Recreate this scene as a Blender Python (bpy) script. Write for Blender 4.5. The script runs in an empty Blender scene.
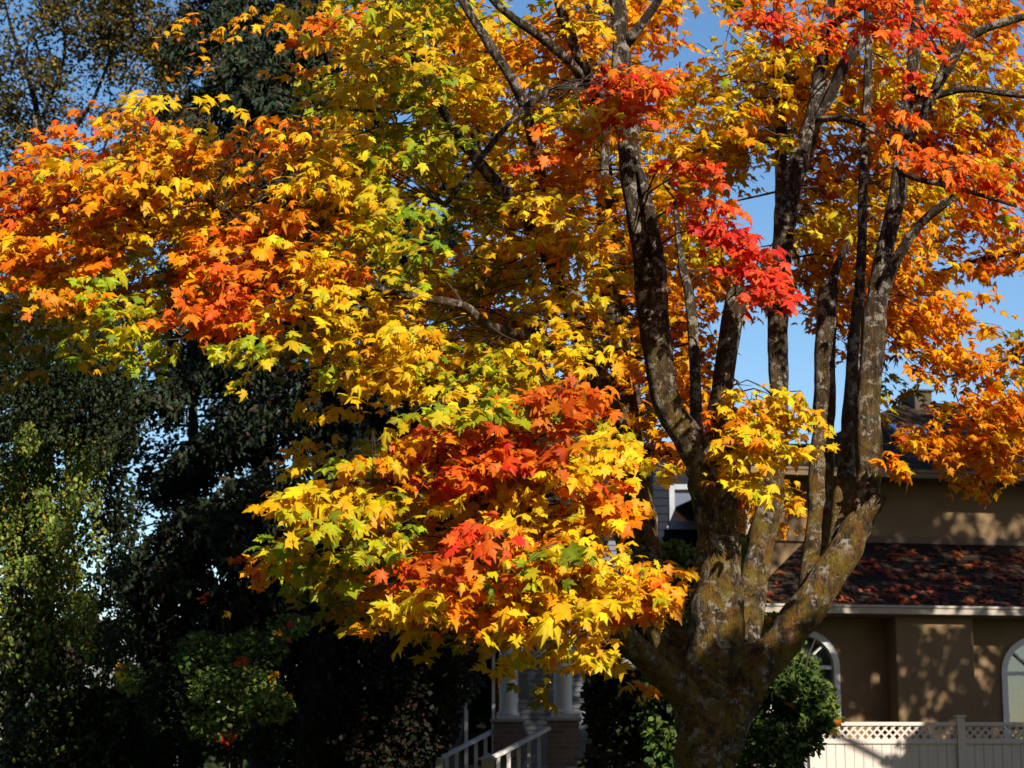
import bpy, bmesh, math, random
import numpy as np
from mathutils import Vector, Matrix, noise as mnoise

random.seed(7)
R = np.random.default_rng(11)
rad = math.radians
sc = bpy.context.scene
COL = sc.collection

# ------------------------------------------------------------------ camera
F = 2000.0                       # focal length in pixels of a 1024 px wide frame
HZ = 752.0                       # image row of the horizon
CZ = 1.6
PITCH = math.atan((HZ - 384.0) / F)
cp, sp = math.cos(PITCH), math.sin(PITCH)


def P(px, py, y):
    """World point seen at pixel (px, py) on the vertical plane at distance y."""
    u, v = (px - 512.0) / F, (384.0 - py) / F
    d = (u, cp - v * sp, sp + v * cp)
    t = y / d[1]
    return Vector((d[0] * t, y, CZ + d[2] * t))


cam_d = bpy.data.cameras.new("camera")
cam = bpy.data.objects.new("camera", cam_d)
COL.objects.link(cam)
cam.location = (0, 0, CZ)
cam.rotation_euler = (rad(90) + PITCH, 0, 0)
cam_d.sensor_width = 36.0
cam_d.lens = 36.0 * F / 1024.0
cam_d.clip_start = 0.1
cam_d.clip_end = 3000
cam_d.dof.use_dof = True
cam_d.dof.focus_distance = 18.6
cam_d.dof.aperture_fstop = 2.2
sc.camera = cam

# ------------------------------------------------------------------ light
SUN_AZ, SUN_EL = rad(27), rad(34)
S = Vector((math.sin(SUN_AZ) * math.cos(SUN_EL), -math.cos(SUN_AZ) * math.cos(SUN_EL), math.sin(SUN_EL)))
Snp = np.array(S)
w = bpy.data.worlds.new("World")
sc.world = w
w.use_nodes = True
nt = w.node_tree
nt.nodes.clear()
sky = nt.nodes.new('ShaderNodeTexSky')
sky.sky_type = 'NISHITA'
sky.sun_disc = False
sky.sun_elevation = SUN_EL
sky.sun_rotation = math.atan2(S.x, S.y)
sky.air_density = 1.0
sky.dust_density = 0.2
sky.ozone_density = 2.2
bg = nt.nodes.new('ShaderNodeBackground')
bg.inputs[1].default_value = 0.085
hs = nt.nodes.new('ShaderNodeHueSaturation')
hs.inputs['Saturation'].default_value = 1.18
out = nt.nodes.new('ShaderNodeOutputWorld')
nt.links.new(sky.outputs[0], hs.inputs['Color'])
nt.links.new(hs.outputs[0], bg.inputs[0])
nt.links.new(bg.outputs[0], out.inputs[0])
sun_d = bpy.data.lights.new("sun", 'SUN')
sun_d.energy = 5.0
sun_d.angle = rad(0.55)
sun_d.color = (1.0, 0.94, 0.83)
sun = bpy.data.objects.new("sun", sun_d)
COL.objects.link(sun)
sun.rotation_euler = S.to_track_quat('Z', 'Y').to_euler()

sc.view_settings.view_transform = 'Standard'
sc.view_settings.look = 'None'
sc.view_settings.exposure = 0.76
sc.view_settings.gamma = 1.0
sc.render.engine = 'CYCLES'
sc.cycles.max_bounces = 7
sc.cycles.diffuse_bounces = 5
sc.cycles.transmission_bounces = 5
sc.cycles.transparent_max_bounces = 12
sc.cycles.caustics_reflective = False
sc.cycles.caustics_refractive = False
sc.cycles.use_denoising = True


# ------------------------------------------------------------------ materials
class NT:
    def __init__(s, name):
        s.m = bpy.data.materials.new(name)
        s.m.use_nodes = True
        s.t = s.m.node_tree
        s.b = s.t.nodes['Principled BSDF']
        s.o = s.t.nodes['Material Output']

    def n(s, typ, **kw):
        x = s.t.nodes.new(typ)
        for k, v in kw.items():
            setattr(x, k, v)
        return x

    def l(s, a, b):
        s.t.links.new(a, b)

    def noise(s, scale, detail=5, rough=0.6, vec=None, dist=0.0):
        x = s.n('ShaderNodeTexNoise')
        x.inputs['Scale'].default_value = scale
        x.inputs['Detail'].default_value = detail
        x.inputs['Roughness'].default_value = rough
        x.inputs['Distortion'].default_value = dist
        if vec is not None:
            s.l(vec, x.inputs['Vector'])
        return x.outputs[0]

    def ramp(s, fac, stops):
        x = s.n('ShaderNodeValToRGB')
        e = x.color_ramp.elements
        while len(e) < len(stops):
            e.new(0.5)
        for el, (p, c) in zip(e, stops):
            el.position = p
            el.color = (*c, 1) if len(c) == 3 else c
        s.l(fac, x.inputs[0])
        return x.outputs[0]

    def mix(s, fac, a, b, blend='MIX'):
        x = s.n('ShaderNodeMix', data_type='RGBA', blend_type=blend)
        for sock, v in ((x.inputs[0], fac), (x.inputs[6], a), (x.inputs[7], b)):
            if isinstance(v, (int, float)):
                sock.default_value = v
            elif isinstance(v, tuple):
                sock.default_value = (*v, 1)
            else:
                s.l(v, sock)
        return x.outputs[2]

    def math(s, op, a, b=0.0):
        x = s.n('ShaderNodeMath', operation=op)
        for sock, v in ((x.inputs[0], a), (x.inputs[1], b)):
            if isinstance(v, (int, float)):
                sock.default_value = v
            else:
                s.l(v, sock)
        return x.outputs[0]

    def coord(s, which='Object', scale=None):
        o_ = s.n('ShaderNodeTexCoord').outputs[which]
        if scale is None:
            return o_
        mp = s.n('ShaderNodeMapping')
        mp.inputs['Scale'].default_value = scale
        s.l(o_, mp.inputs[0])
        return mp.outputs[0]

    def bump(s, h, strength=0.4, dist=0.02):
        x = s.n('ShaderNodeBump')
        x.inputs['Strength'].default_value = strength
        x.inputs['Distance'].default_value = dist
        s.l(h, x.inputs['Height'])
        s.l(x.outputs[0], s.b.inputs['Normal'])

    def base(s, v):
        if isinstance(v, tuple):
            s.b.inputs['Base Color'].default_value = (*v, 1)
        else:
            s.l(v, s.b.inputs['Base Color'])

    def set(s, rough=0.8, spec=0.3):
        s.b.inputs['Roughness'].default_value = rough
        s.b.inputs['Specular IOR Level'].default_value = spec


def plain(name, c, var=0.25, scale=6.0, rough=0.75, spec=0.3, bump=0.0, coord_scale=None):
    t = NT(name)
    v = t.coord('Object', coord_scale)
    nz = t.noise(scale, 6, 0.65, v)
    lo = tuple(x * (1 - var) for x in c)
    hi = tuple(min(1, x * (1 + var)) for x in c)
    t.base(t.ramp(nz, [(0.3, lo), (0.7, hi)]))
    t.set(rough, spec)
    if bump:
        t.bump(t.noise(scale * 6, 6, 0.7, v), bump, 0.02)
    return t.m


def leaf_mat(name, trans=0.42, rough=0.5, spec=0.2, tint=(1.0, 0.82, 0.45)):
    t = NT(name)
    a = t.n('ShaderNodeAttribute', attribute_name='Col')
    nz = t.noise(30, 4, 0.6, t.coord('Object'))
    c = t.mix(1.0, a.outputs['Color'], t.ramp(nz, [(0.3, (0.82, 0.74, 0.62)), (0.62, (1, 1, 1))]), 'MULTIPLY')
    t.base(c)
    t.set(rough, spec)
    tr = t.n('ShaderNodeBsdfTranslucent')
    t.l(t.mix(1.0, c, tint, 'MULTIPLY'), tr.inputs[0])
    mx = t.n('ShaderNodeMixShader')
    mx.inputs[0].default_value = trans
    t.l(t.b.outputs[0], mx.inputs[1])
    t.l(tr.outputs[0], mx.inputs[2])
    t.l(mx.outputs[0], t.o.inputs[0])
    return t.m


def bark_mat(name, dark, mid, pale, moss=None, moss_top=5.0, scale=1.0):
    t = NT(name)
    v = t.coord('Object')
    vs = t.coord('Object', (1, 1, 0.16))
    n1 = t.noise(9 * scale, 8, 0.7, vs, 0.4)
    n2 = t.noise(38 * scale, 6, 0.75, vs)
    c = t.ramp(n1, [(0.32, dark), (0.46, mid), (0.55, mid), (0.68, pale)])
    c = t.mix(t.ramp(n2, [(0.4, (1, 1, 1)), (0.62, (0, 0, 0))]), c, dark)
    # grey lichen plates
    n3 = t.noise(8.5, 7, 0.75, v)
    c = t.mix(t.ramp(n3, [(0.53, (0, 0, 0)), (0.58, (0.9, 0.9, 0.9))]), c, pale)
    if moss:
        sep = t.n('ShaderNodeSeparateXYZ')
        t.l(v, sep.inputs[0])
        mr = t.n('ShaderNodeMapRange')
        mr.inputs[1].default_value = moss_top
        mr.inputs[2].default_value = moss_top - 3.2
        t.l(sep.outputs[2], mr.inputs[0])
        n4 = t.noise(4.5, 7, 0.75, v, 0.5)
        fac = t.math('MULTIPLY', t.ramp(n4, [(0.42, (0, 0, 0)), (0.56, (0.9, 0.9, 0.9))]), mr.outputs[0])
        n5 = t.noise(7, 4, 0.6, v)
        mc = t.ramp(n5, [(0.38, moss[0]), (0.6, moss[1])])
        c = t.mix(fac, c, mc)
    t.base(c)
    t.set(0.9, 0.15)
    h = t.math('ADD', n1, t.math('MULTIPLY', n2, 0.6))
    t.bump(t.math('ADD', h, t.noise(90, 4, 0.7, vs)), 1.0, 0.09)
    return t.m


M = {}
M['maple_leaf'] = leaf_mat('maple_leaf', 0.48, tint=(1.0, 0.92, 0.6))
M['small_leaf'] = leaf_mat('small_leaf', 0.32, 0.6, 0.15, (0.9, 1.0, 0.4))
M['needle'] = leaf_mat('needle', 0.12, 0.6, 0.2, (0.8, 1.0, 0.4))
M['maple_bark'] = bark_mat('maple_bark', (0.020, 0.013, 0.009), (0.115, 0.078, 0.048), (0.46, 0.40, 0.31),
                           ((0.24, 0.10, 0.015), (0.25, 0.17, 0.018)), 6.4)
M['dark_bark'] = bark_mat('dark_bark', (0.012, 0.009, 0.007), (0.045, 0.032, 0.024), (0.09, 0.075, 0.06))
M['birch_bark'] = bark_mat('birch_bark', (0.02, 0.018, 0.015), (0.10, 0.09, 0.08), (0.30, 0.28, 0.25))
M['twig'] = plain('twig', (0.04, 0.029, 0.021), 0.4, 8, 0.9)
M['stucco'] = plain('stucco', (0.20, 0.128, 0.066), 0.10, 1.3, 0.9, 0.15, 0.25)
M['stucco_trim'] = plain('stucco_trim', (0.15, 0.10, 0.06), 0.12, 2, 0.85, 0.2, 0.2)
M['gutter'] = plain('gutter', (0.36, 0.30, 0.235), 0.12, 3, 0.45, 0.4)
M['white_trim'] = plain('white_trim', (0.62, 0.60, 0.57), 0.06, 4, 0.5, 0.4)
M['cream_fence'] = plain('cream_fence', (0.56, 0.475, 0.41), 0.07, 5, 0.6, 0.3, 0.1, (4, 4, 0.6))
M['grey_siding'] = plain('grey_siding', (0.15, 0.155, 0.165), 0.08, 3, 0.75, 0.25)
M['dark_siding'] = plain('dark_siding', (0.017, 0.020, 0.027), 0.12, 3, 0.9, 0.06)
M['brick'] = None
M['dark_wood'] = plain('dark_wood', (0.07, 0.052, 0.04), 0.3, 6, 0.8, 0.2, 0.2, (6, 6, 0.7))
M['curtain'] = plain('curtain', (0.42, 0.42, 0.39), 0.1, 3, 0.9, 0.1)
M['dark_room'] = plain('dark_room', (0.02, 0.02, 0.022), 0.2, 2, 0.9, 0.1)
M['stone_cap'] = plain('stone_cap', (0.36, 0.37, 0.38), 0.15, 5, 0.8, 0.2, 0.2)
M['stone_wall'] = plain('stone_wall', (0.10, 0.09, 0.085), 0.3, 5, 0.9, 0.2, 0.4)
M['black_metal'] = plain('black_metal', (0.025, 0.025, 0.028), 0.2, 5, 0.45, 0.5)


def roof_mat(name, c1, c2):
    t = NT(name)
    b = t.n('ShaderNodeTexBrick')
    b.inputs['Scale'].default_value = 1.0
    b.inputs['Brick Width'].default_value = 0.28
    b.inputs['Row Height'].default_value = 0.14
    b.inputs['Mortar Size'].default_value = 0.012
    b.inputs['Color1'].default_value = (*c1, 1)
    b.inputs['Color2'].default_value = (*c2, 1)
    b.inputs['Mortar'].default_value = (c1[0] * .3, c1[1] * .3, c1[2] * .3, 1)
    uv = t.n('ShaderNodeUVMap')
    t.l(uv.outputs[0], b.inputs['Vector'])
    nz = t.noise(3, 6, 0.7, t.coord('Object'))
    nm = t.noise(1.1, 6, 0.7, t.coord('Object'))
    c = t.mix(1.0, b.outputs[0], t.ramp(nz, [(0.3, (0.5, 0.5, 0.5)), (0.7, (1.5, 1.5, 1.5))]), 'MULTIPLY')
    c = t.mix(t.ramp(nm, [(0.58, (0, 0, 0)), (0.72, (0.5, 0.5, 0.5))]), c, (0.05, 0.042, 0.02))
    t.base(c)
    t.set(0.95, 0.06)
    t.bump(t.math('SUBTRACT', nz, b.outputs[1]), 0.7, 0.03)
    return t.m


M['roof'] = roof_mat('roof_shingle', (0.026, 0.017, 0.012), (0.044, 0.029, 0.02))


def brick_mat():
    t = NT('brick')
    b = t.n('ShaderNodeTexBrick')
    b.inputs['Scale'].default_value = 1.0
    b.inputs['Brick Width'].default_value = 0.21
    b.inputs['Row Height'].default_value = 0.072
    b.inputs['Mortar Size'].default_value = 0.008
    b.inputs['Color1'].default_value = (0.17, 0.11, 0.085, 1)
    b.inputs['Color2'].default_value = (0.24, 0.17, 0.13, 1)
    b.inputs['Mortar'].default_value = (0.22, 0.2, 0.18, 1)
    sep = t.n('ShaderNodeSeparateXYZ')
    t.l(t.coord('Object'), sep.inputs[0])
    cmb = t.n('ShaderNodeCombineXYZ')
    t.l(t.math('ADD', sep.outputs[0], sep.outputs[1]), cmb.inputs[0])
    t.l(sep.outputs[2], cmb.inputs[1])
    t.l(cmb.outputs[0], b.inputs['Vector'])
    t.base(b.outputs[0])
    t.set(0.9, 0.2)
    t.bump(t.math('SUBTRACT', 1.0, b.outputs[1]), 0.5, 0.01)
    return t.m


M['brick'] = brick_mat()


def glass_mat():
    t = NT('window_glass')
    g = t.n('ShaderNodeBsdfGlossy')
    g.inputs['Roughness'].default_value = 0.03
    g.inputs['Color'].default_value = (0.9, 0.95, 1, 1)
    tr = t.n('ShaderNodeBsdfTransparent')
    tr.inputs[0].default_value = (0.75, 0.8, 0.8, 1)
    fr = t.n('ShaderNodeFresnel')
    fr.inputs[0].default_value = 1.6
    f = t.math('MULTIPLY', fr.outputs[0], 1.8)
    mx = t.n('ShaderNodeMixShader')
    t.l(f, mx.inputs[0])
    t.l(tr.outputs[0], mx.inputs[1])
    t.l(g.outputs[0], mx.inputs[2])
    t.l(mx.outputs[0], t.o.inputs[0])
    return t.m


M['glass'] = glass_mat()
sk = NT('skylight_glass')
sk.base((0.05, 0.07, 0.10))
sk.set(0.08, 1.0)
sk.b.inputs['Metallic'].default_value = 0.75
sk.b.inputs['Base Color'].default_value = (0.45, 0.55, 0.75, 1)
M['skylight'] = sk.m


def ground_mat(name, c1, c2, scale, bump=0.5):
    t = NT(name)
    v = t.coord('Object')
    c = t.ramp(t.noise(scale, 8, 0.7, v), [(0.35, c1), (0.65, c2)])
    c = t.mix(t.ramp(t.noise(0.4, 5, 0.6, v), [(0.4, (0, 0, 0)), (0.7, (0.5, 0.5, 0.5))]), c, tuple(x * 0.6 for x in c1))
    t.base(c)
    t.set(0.95, 0.15)
    t.bump(t.noise(scale * 5, 6, 0.7, v), bump, 0.02)
    return t.m


M['lawn'] = ground_mat('lawn', (0.035, 0.06, 0.018), (0.07, 0.095, 0.03), 5)
M['asphalt'] = ground_mat('asphalt', (0.045, 0.045, 0.047), (0.06, 0.06, 0.06), 20, 0.3)
M['concrete'] = ground_mat('concrete', (0.27, 0.26, 0.24), (0.34, 0.33, 0.31), 8, 0.2)
M['road_paint'] = plain('road_paint', (0.7, 0.55, 0.08), 0.1, 8, 0.7)


# ------------------------------------------------------------------ object helpers
def tag(o, label=None, cat=None, group=None, kind=None):
    if label:
        o['label'] = label
    if cat:
        o['category'] = cat
    if group:
        o['group'] = group
    if kind:
        o['kind'] = kind
    return o


def empty(name, loc=(0, 0, 0), rz=0.0, label=None, cat=None, group=None):
    o = bpy.data.objects.new(name, None)
    COL.objects.link(o)
    o.location = loc
    o.rotation_euler = (0, 0, rz)
    o.empty_display_size = 0.3
    bpy.context.view_layer.update()
    return tag(o, label, cat, group)


def link(name, me, mat, parent=None, world=False, smooth=False):
    """world=True: vertices are given in world space, parent is an unrotated Empty or a rotated one."""
    o = bpy.data.objects.new(name, me)
    COL.objects.link(o)
    if mat:
        me.materials.append(M[mat] if isinstance(mat, str) else mat)
    if parent is not None:
        o.parent = parent
        if world:
            mw = Matrix.LocRotScale(parent.location, parent.rotation_euler, None)
            pp = parent.parent
            while pp is not None:
                mw = Matrix.LocRotScale(pp.location, pp.rotation_euler, None) @ mw
                pp = pp.parent
            me.transform(mw.inverted())
    if smooth:
        me.polygons.foreach_set('use_smooth', np.ones(len(me.polygons), dtype=bool))
    me.update()
    return o


class MB:
    def __init__(s):
        s.v, s.f, s.uv = [], [], {}

    def add(s, vs, fs, uvs=None):
        b = len(s.v)
        s.v += [tuple(x) for x in vs]
        for f in fs:
            s.f.append(tuple(i + b for i in f))
        if uvs:
            for i, u in enumerate(uvs):
                s.uv[b + i] = u

    def box(s, x0, x1, y0, y1, z0, z1):
        s.add([(x0, y0, z0), (x1, y0, z0), (x1, y1, z0), (x0, y1, z0), (x0, y0, z1), (x1, y0, z1), (x1, y1, z1), (x0, y1, z1)],
              [(0, 3, 2, 1), (4, 5, 6, 7), (0, 1, 5, 4), (1, 2, 6, 5), (2, 3, 7, 6), (3, 0, 4, 7)])

    def bar(s, a, b, wx, wz):
        """square bar from a to b, wx across (horizontal), wz along the other axis"""
        a, b = Vector(a), Vector(b)
        d = (b - a).normalized()
        up = Vector((0, 0, 1)) if abs(d.z) < 0.95 else Vector((0, 1, 0))
        sx = d.cross(up).normalized() * wx / 2
        sz = sx.normalized().cross(d).normalized() * wz / 2
        vs = [p + q for p in (a, b) for q in (-sx - sz, sx - sz, sx + sz, -sx + sz)]
        s.add(vs, [(0, 1, 2, 3), (7, 6, 5, 4), (0, 4, 5, 1), (1, 5, 6, 2), (2, 6, 7, 3), (3, 7, 4, 0)])

    def lathe(s, c, prof, n=20):
        vs, fs = [], []
        for (r, z) in prof:
            for k in range(n):
                a = 2 * math.pi * k / n
                vs.append((c[0] + r * math.cos(a), c[1] + r * math.sin(a), c[2] + z))
        m = len(prof)
        for j in range(m - 1):
            for k in range(n):
                fs.append((j * n + k, j * n + (k + 1) % n, (j + 1) * n + (k + 1) % n, (j + 1) * n + k))
        fs.append(tuple(range(n))[::-1])
        fs.append(tuple((m - 1) * n + k for k in range(n)))
        s.add(vs, fs)

    def extrude_poly(s, pts, y0, y1):
        """pts: (x, z) outline, extruded along y"""
        n = len(pts)
        vs = [(x, y0, z) for x, z in pts] + [(x, y1, z) for x, z in pts]
        fs = [tuple(range(n)), tuple(range(n, 2 * n))[::-1]] + [(i, i + n, (i + 1) % n + n, (i + 1) % n) for i in range(n)]
        s.add(vs, fs)

    def ring(s, outer, inner, y0, y1):
        """frame between two outlines of the same count (closed)"""
        n = len(outer)
        vs = [(x, y0, z) for x, z in outer] + [(x, y0, z) for x, z in inner] + [(x, y1, z) for x, z in outer] + [(x, y1, z) for x, z in inner]
        fs = []
        for i in range(n):
            j = (i + 1) % n
            fs += [(i, j, n + j, n + i), (2 * n + j, 2 * n + i, 3 * n + i, 3 * n + j), (i, 2 * n + i, 2 * n + j, j), (n + j, 3 * n + j, 3 * n + i, n + i)]
        s.add(vs, fs)

    def mesh(s, name):
        me = bpy.data.meshes.new(name)
        me.from_pydata(s.v, [], s.f)
        bm = bmesh.new()
        bm.from_mesh(me)
        bmesh.ops.recalc_face_normals(bm, faces=bm.faces)
        if s.uv:
            lay = bm.loops.layers.uv.new('UVMap')
            for f in bm.faces:
                for lp in f.loops:
                    lp[lay].uv = s.uv.get(lp.vert.index, (0, 0))
        bm.to_mesh(me)
        bm.free()
        return me

    def build(s, name, mat, parent=None, bevel=0.0, smooth=False, world=False):
        o = link(name, s.mesh(name), mat, parent, world, smooth)
        if bevel:
            md = o.modifiers.new('bevel', 'BEVEL')
            md.width = bevel
            md.segments = 2
            md.limit_method = 'ANGLE'
        return o


def catmull(pts, step):
    pts = [np.array(p, float) for p in pts]
    p = [2 * pts[0] - pts[1]] + pts + [2 * pts[-1] - pts[-2]]
    outp = []
    for i in range(1, len(p) - 2):
        n = max(2, int(np.linalg.norm(p[i + 1][:3] - p[i][:3]) / step))
        for k in range(n):
            t = k / n
            a, b, c, d = p[i - 1], p[i], p[i + 1], p[i + 2]
            outp.append(0.5 * (2 * b + (c - a) * t + (2 * a - 5 * b + 4 * c - d) * t * t + (3 * b - a - 3 * c + d) * t ** 3))
    outp.append(pts[-1])
    return outp


def tube(mb, pts, sides=14, step=0.10, gnarl=0.12, wob=0.02, seed=0.0, flare=None):
    """pts: (x, y, z, r)"""
    q = catmull(pts, step)
    n = len(q)
    vs, fs = [], []
    ref = Vector((0.31, 1.0, 0.17)).normalized()
    for i, c in enumerate(q):
        a = Vector(q[max(0, i - 1)][:3])
        b = Vector(q[min(n - 1, i + 1)][:3])
        t = (b - a).normalized()
        s1 = t.cross(ref).normalized()
        s2 = t.cross(s1).normalized()
        r = max(0.002, c[3])
        o = Vector(c[:3])
        if wob:
            o = o + mnoise.noise_vector(o * 0.9 + Vector((seed, 0, 0))) * wob * min(1.0, 3 * i / n)
        for k in range(sides):
            an = 2 * math.pi * k / sides
            d = s1 * math.cos(an) + s2 * math.sin(an)
            pp = o + d * r
            rr = r
            if gnarl:
                g = mnoise.noise(Vector((pp.x * 5 / (1 + 2 * r), pp.y * 5 / (1 + 2 * r), pp.z * 1.6)) + Vector((seed, seed, 0)))
                g2 = mnoise.noise(Vector((pp.x * 16, pp.y * 16, pp.z * 5 + seed)))
                rr = r * (1 + gnarl * g * 1.6 + gnarl * 0.7 * g2)
            if flare:
                rr *= 1 + flare(o.z, an)
            vs.append(o + d * rr)
    for i in range(n - 1):
        for k in range(sides):
            fs.append((i * sides + k, i * sides + (k + 1) % sides, (i + 1) * sides + (k + 1) % sides, (i + 1) * sides + k))
    fs.append(tuple(range(sides))[::-1])
    fs.append(tuple((n - 1) * sides + k for k in range(sides)))
    mb.add(vs, fs)
    return q


# ------------------------------------------------------------------ foliage
def leaf_template(kind):
    if kind == 'maple':
        half = [(0.05, -0.01, 0), (0.30, -0.13, -.07), (0.23, 0.06, -.02), (0.46, 0.12, -.10), (0.40, 0.22, -.06), (0.64, 0.46, -.17), (0.42, 0.45, -.07),
                (0.20, 0.42, 0.01), (0.32, 0.64, -.08), (0.18, 0.68, -.04), (0.11, 0.82, -.07)]
        ctr = (0, 0.28, 0.05)
        tip = (0, 1.04, -.18)
    elif kind == 'oval':
        half = [(0.22, 0.25, -.03), (0.30, 0.5, -.05), (0.2, 0.78, -.05)]
        ctr = (0, 0.5, 0.03)
        tip = (0, 1.0, -.1)
    else:                                     # frond of scale needles
        half = [(0.10, 0.12, -.01), (0.23, 0.30, -.05), (0.10, 0.36, -.01), (0.2, 0.58, -.06), (0.09, 0.62, 0), (0.12, 0.84, -.05)]
        ctr = (0, 0.4, 0.02)
        tip = (0, 1.0, -.14)
    ringv = [(0, 0, 0)] + half + [tip] + [(-x, y, z) for x, y, z in reversed(half)]
    v = np.array([ctr] + ringv, float)
    n = len(ringv)
    f = np.array([(0, 1 + i, 1 + (i + 1) % n) for i in range(n)], int)
    return v, f


TPL = {k: leaf_template(k) for k in ('maple', 'oval', 'frond')}


def norm(a):
    return a / np.maximum(1e-9, np.linalg.norm(a, axis=-1, keepdims=True))


class Leaves:
    def __init__(s):
        s.pos, s.nrm, s.tip, s.size, s.col = [], [], [], [], []

    def add(s, pos, nrm, tip, size, col):
        s.pos.append(pos)
        s.nrm.append(nrm)
        s.tip.append(tip)
        s.size.append(size)
        s.col.append(col)

    def count(s):
        return sum(len(p) for p in s.pos)

    def build(s, name, kind, mat, parent=None, edge=(1, 1, 1), origin=None):
        T, Fc = TPL[kind]
        pos = np.concatenate(s.pos)
        nrm = norm(np.concatenate(s.nrm))
        tip = np.concatenate(s.tip)
        size = np.concatenate(s.size)
        col = np.concatenate(s.col)
        N, n = len(pos), len(T)
        tip = norm(tip - nrm * (tip * nrm).sum(1, keepdims=True))
        side = np.cross(tip, nrm)
        asp = R.uniform(0.82, 1.12, N)[:, None, None]
        curl = R.gamma(2.2, 0.75, N)[:, None, None] - 0.3
        jit = R.normal(0, 0.032, (N, n, 3)) * (T[None, :, 1:2] > 0.001)
        TT = np.broadcast_to(T[None], (N, n, 3)) + jit
        TT[:, :, 0] *= np.where(TT[:, :, 0] > 0, R.uniform(0.85, 1.15, N)[:, None], R.uniform(0.85, 1.15, N)[:, None])
        tx, ty, tz = TT[:, :, 0:1], TT[:, :, 1:2], TT[:, :, 2:3]
        V = pos[:, None, :] + size[:, None, None] * (tx * asp * side[:, None, :] + ty * tip[:, None, :] + tz * curl * nrm[:, None, :])
        V = V.reshape(-1, 3)
        if origin is not None:
            V = V - np.array(origin)
        faces = (Fc[None] + (np.arange(N) * n)[:, None, None]).reshape(-1)
        nf = N * len(Fc)
        me = bpy.data.meshes.new(name)
        me.vertices.add(len(V))
        me.vertices.foreach_set('co', V.astype(np.float32).ravel())
        me.loops.add(nf * 3)
        me.loops.foreach_set('vertex_index', faces.astype(np.int32))
        me.polygons.add(nf)
        me.polygons.foreach_set('loop_start', np.arange(0, nf * 3, 3, dtype=np.int32))
        me.update(calc_edges=True)
        ca = me.color_attributes.new('Col', 'FLOAT_COLOR', 'POINT')
        c = np.ones((N, n, 4), np.float32)
        c[:, :, :3] = col[:, None, :]
        c[:, 1:, :3] *= np.array(edge, np.float32)
        c[:, 1:, 1] *= R.choice([1.0, 0.95, 0.85, 0.68, 1.08], N)[:, None]
        c[:, :, :3] *= R.uniform(0.84, 1.1, (N, n, 1))
        dry = R.random(N) < 0.08
        c[dry, 1:, :3] *= np.where(R.random((int(dry.sum()), n - 1, 1)) < .6, np.array([.55, .38, .7]), 1.0)
        tipf = R.uniform(0.55, 1.05, N)
        c[:, len(T) // 2 + 1, :3] *= tipf[:, None]
        ca.data.foreach_set('color', np.clip(c, 0, 1).ravel())
        return link(name, me, mat, parent)


PAL = {  # leaf colours, (rgb, weight)
    'y': [((0.84, 0.57, 0.008), 5), ((0.84, 0.68, 0.02), 5), ((0.84, 0.45, 0.006), 2), ((0.62, 0.62, 0.015), 2)],
    'o': [((0.84, 0.38, 0.006), 5), ((0.84, 0.28, 0.006), 3), ((0.84, 0.50, 0.008), 4), ((0.80, 0.18, 0.008), 1)],
    'q': [((0.82, 0.22, 0.010), 5), ((0.82, 0.31, 0.010), 4), ((0.80, 0.14, 0.01), 3)],
    'd': [((0.82, 0.36, 0.006), 5), ((0.84, 0.47, 0.008), 5), ((0.74, 0.24, 0.008), 2)],
    'r': [((0.76, 0.10, 0.014), 5), ((0.78, 0.19, 0.014), 5), ((0.72, 0.05, 0.018), 2), ((0.78, 0.29, 0.012), 2)],
    'p': [((0.78, 0.055, 0.03), 5), ((0.80, 0.11, 0.03), 4), ((0.8, 0.18, 0.03), 1)],
    'm': [((0.60, 0.10, 0.010), 4), ((0.68, 0.17, 0.010), 4), ((0.74, 0.26, 0.010), 4)],
    'g': [((0.40, 0.50, 0.015), 4), ((0.66, 0.60, 0.015), 4), ((0.20, 0.32, 0.015), 3), ((0.78, 0.54, 0.012), 2)],
    'u': [((0.22, 0.25, 0.016), 4), ((0.40, 0.30, 0.014), 4), ((0.55, 0.30, 0.012), 2), ((0.13, 0.2, 0.015), 2)],  # crown leaves in shade: the darkness is mixed into the colour
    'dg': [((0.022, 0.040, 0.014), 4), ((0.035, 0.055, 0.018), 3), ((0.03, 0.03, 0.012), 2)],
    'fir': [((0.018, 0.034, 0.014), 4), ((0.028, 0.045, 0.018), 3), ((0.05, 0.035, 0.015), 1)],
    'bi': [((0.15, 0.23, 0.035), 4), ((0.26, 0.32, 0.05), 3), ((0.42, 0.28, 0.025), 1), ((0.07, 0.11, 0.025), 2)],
    'ol': [((0.07, 0.055, 0.014), 4), ((0.10, 0.075, 0.015), 3), ((0.28, 0.18, 0.02), 3), ((0.04, 0.045, 0.014), 4)],
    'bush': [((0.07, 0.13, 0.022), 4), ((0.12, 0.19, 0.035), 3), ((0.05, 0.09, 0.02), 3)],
    'pale_lit': [((0.12, 0.19, 0.03), 4), ((0.20, 0.26, 0.05), 3), ((0.07, 0.12, 0.02), 2)],  # pale green; also stands in for sun on the holly
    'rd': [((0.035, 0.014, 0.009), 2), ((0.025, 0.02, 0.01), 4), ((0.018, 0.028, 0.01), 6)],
    'fall': [((0.42, 0.10, 0.03), 4), ((0.50, 0.17, 0.04), 3), ((0.28, 0.06, 0.03), 3), ((0.2, 0.09, 0.05), 2)],
}


def pick(code, n, spread=0.16):
    p = PAL[code]
    wts = np.array([b for _, b in p], float)
    base = np.array([a for a, _ in p])[R.choice(len(p), n, p=wts / wts.sum())]
    return base * R.uniform(1 - spread, 1 + spread * 0.8, (n, 1)) * R.uniform(0.93, 1.07, (n, 3))


TRUNK_XY = np.array([1.95, 20.0])


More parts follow.
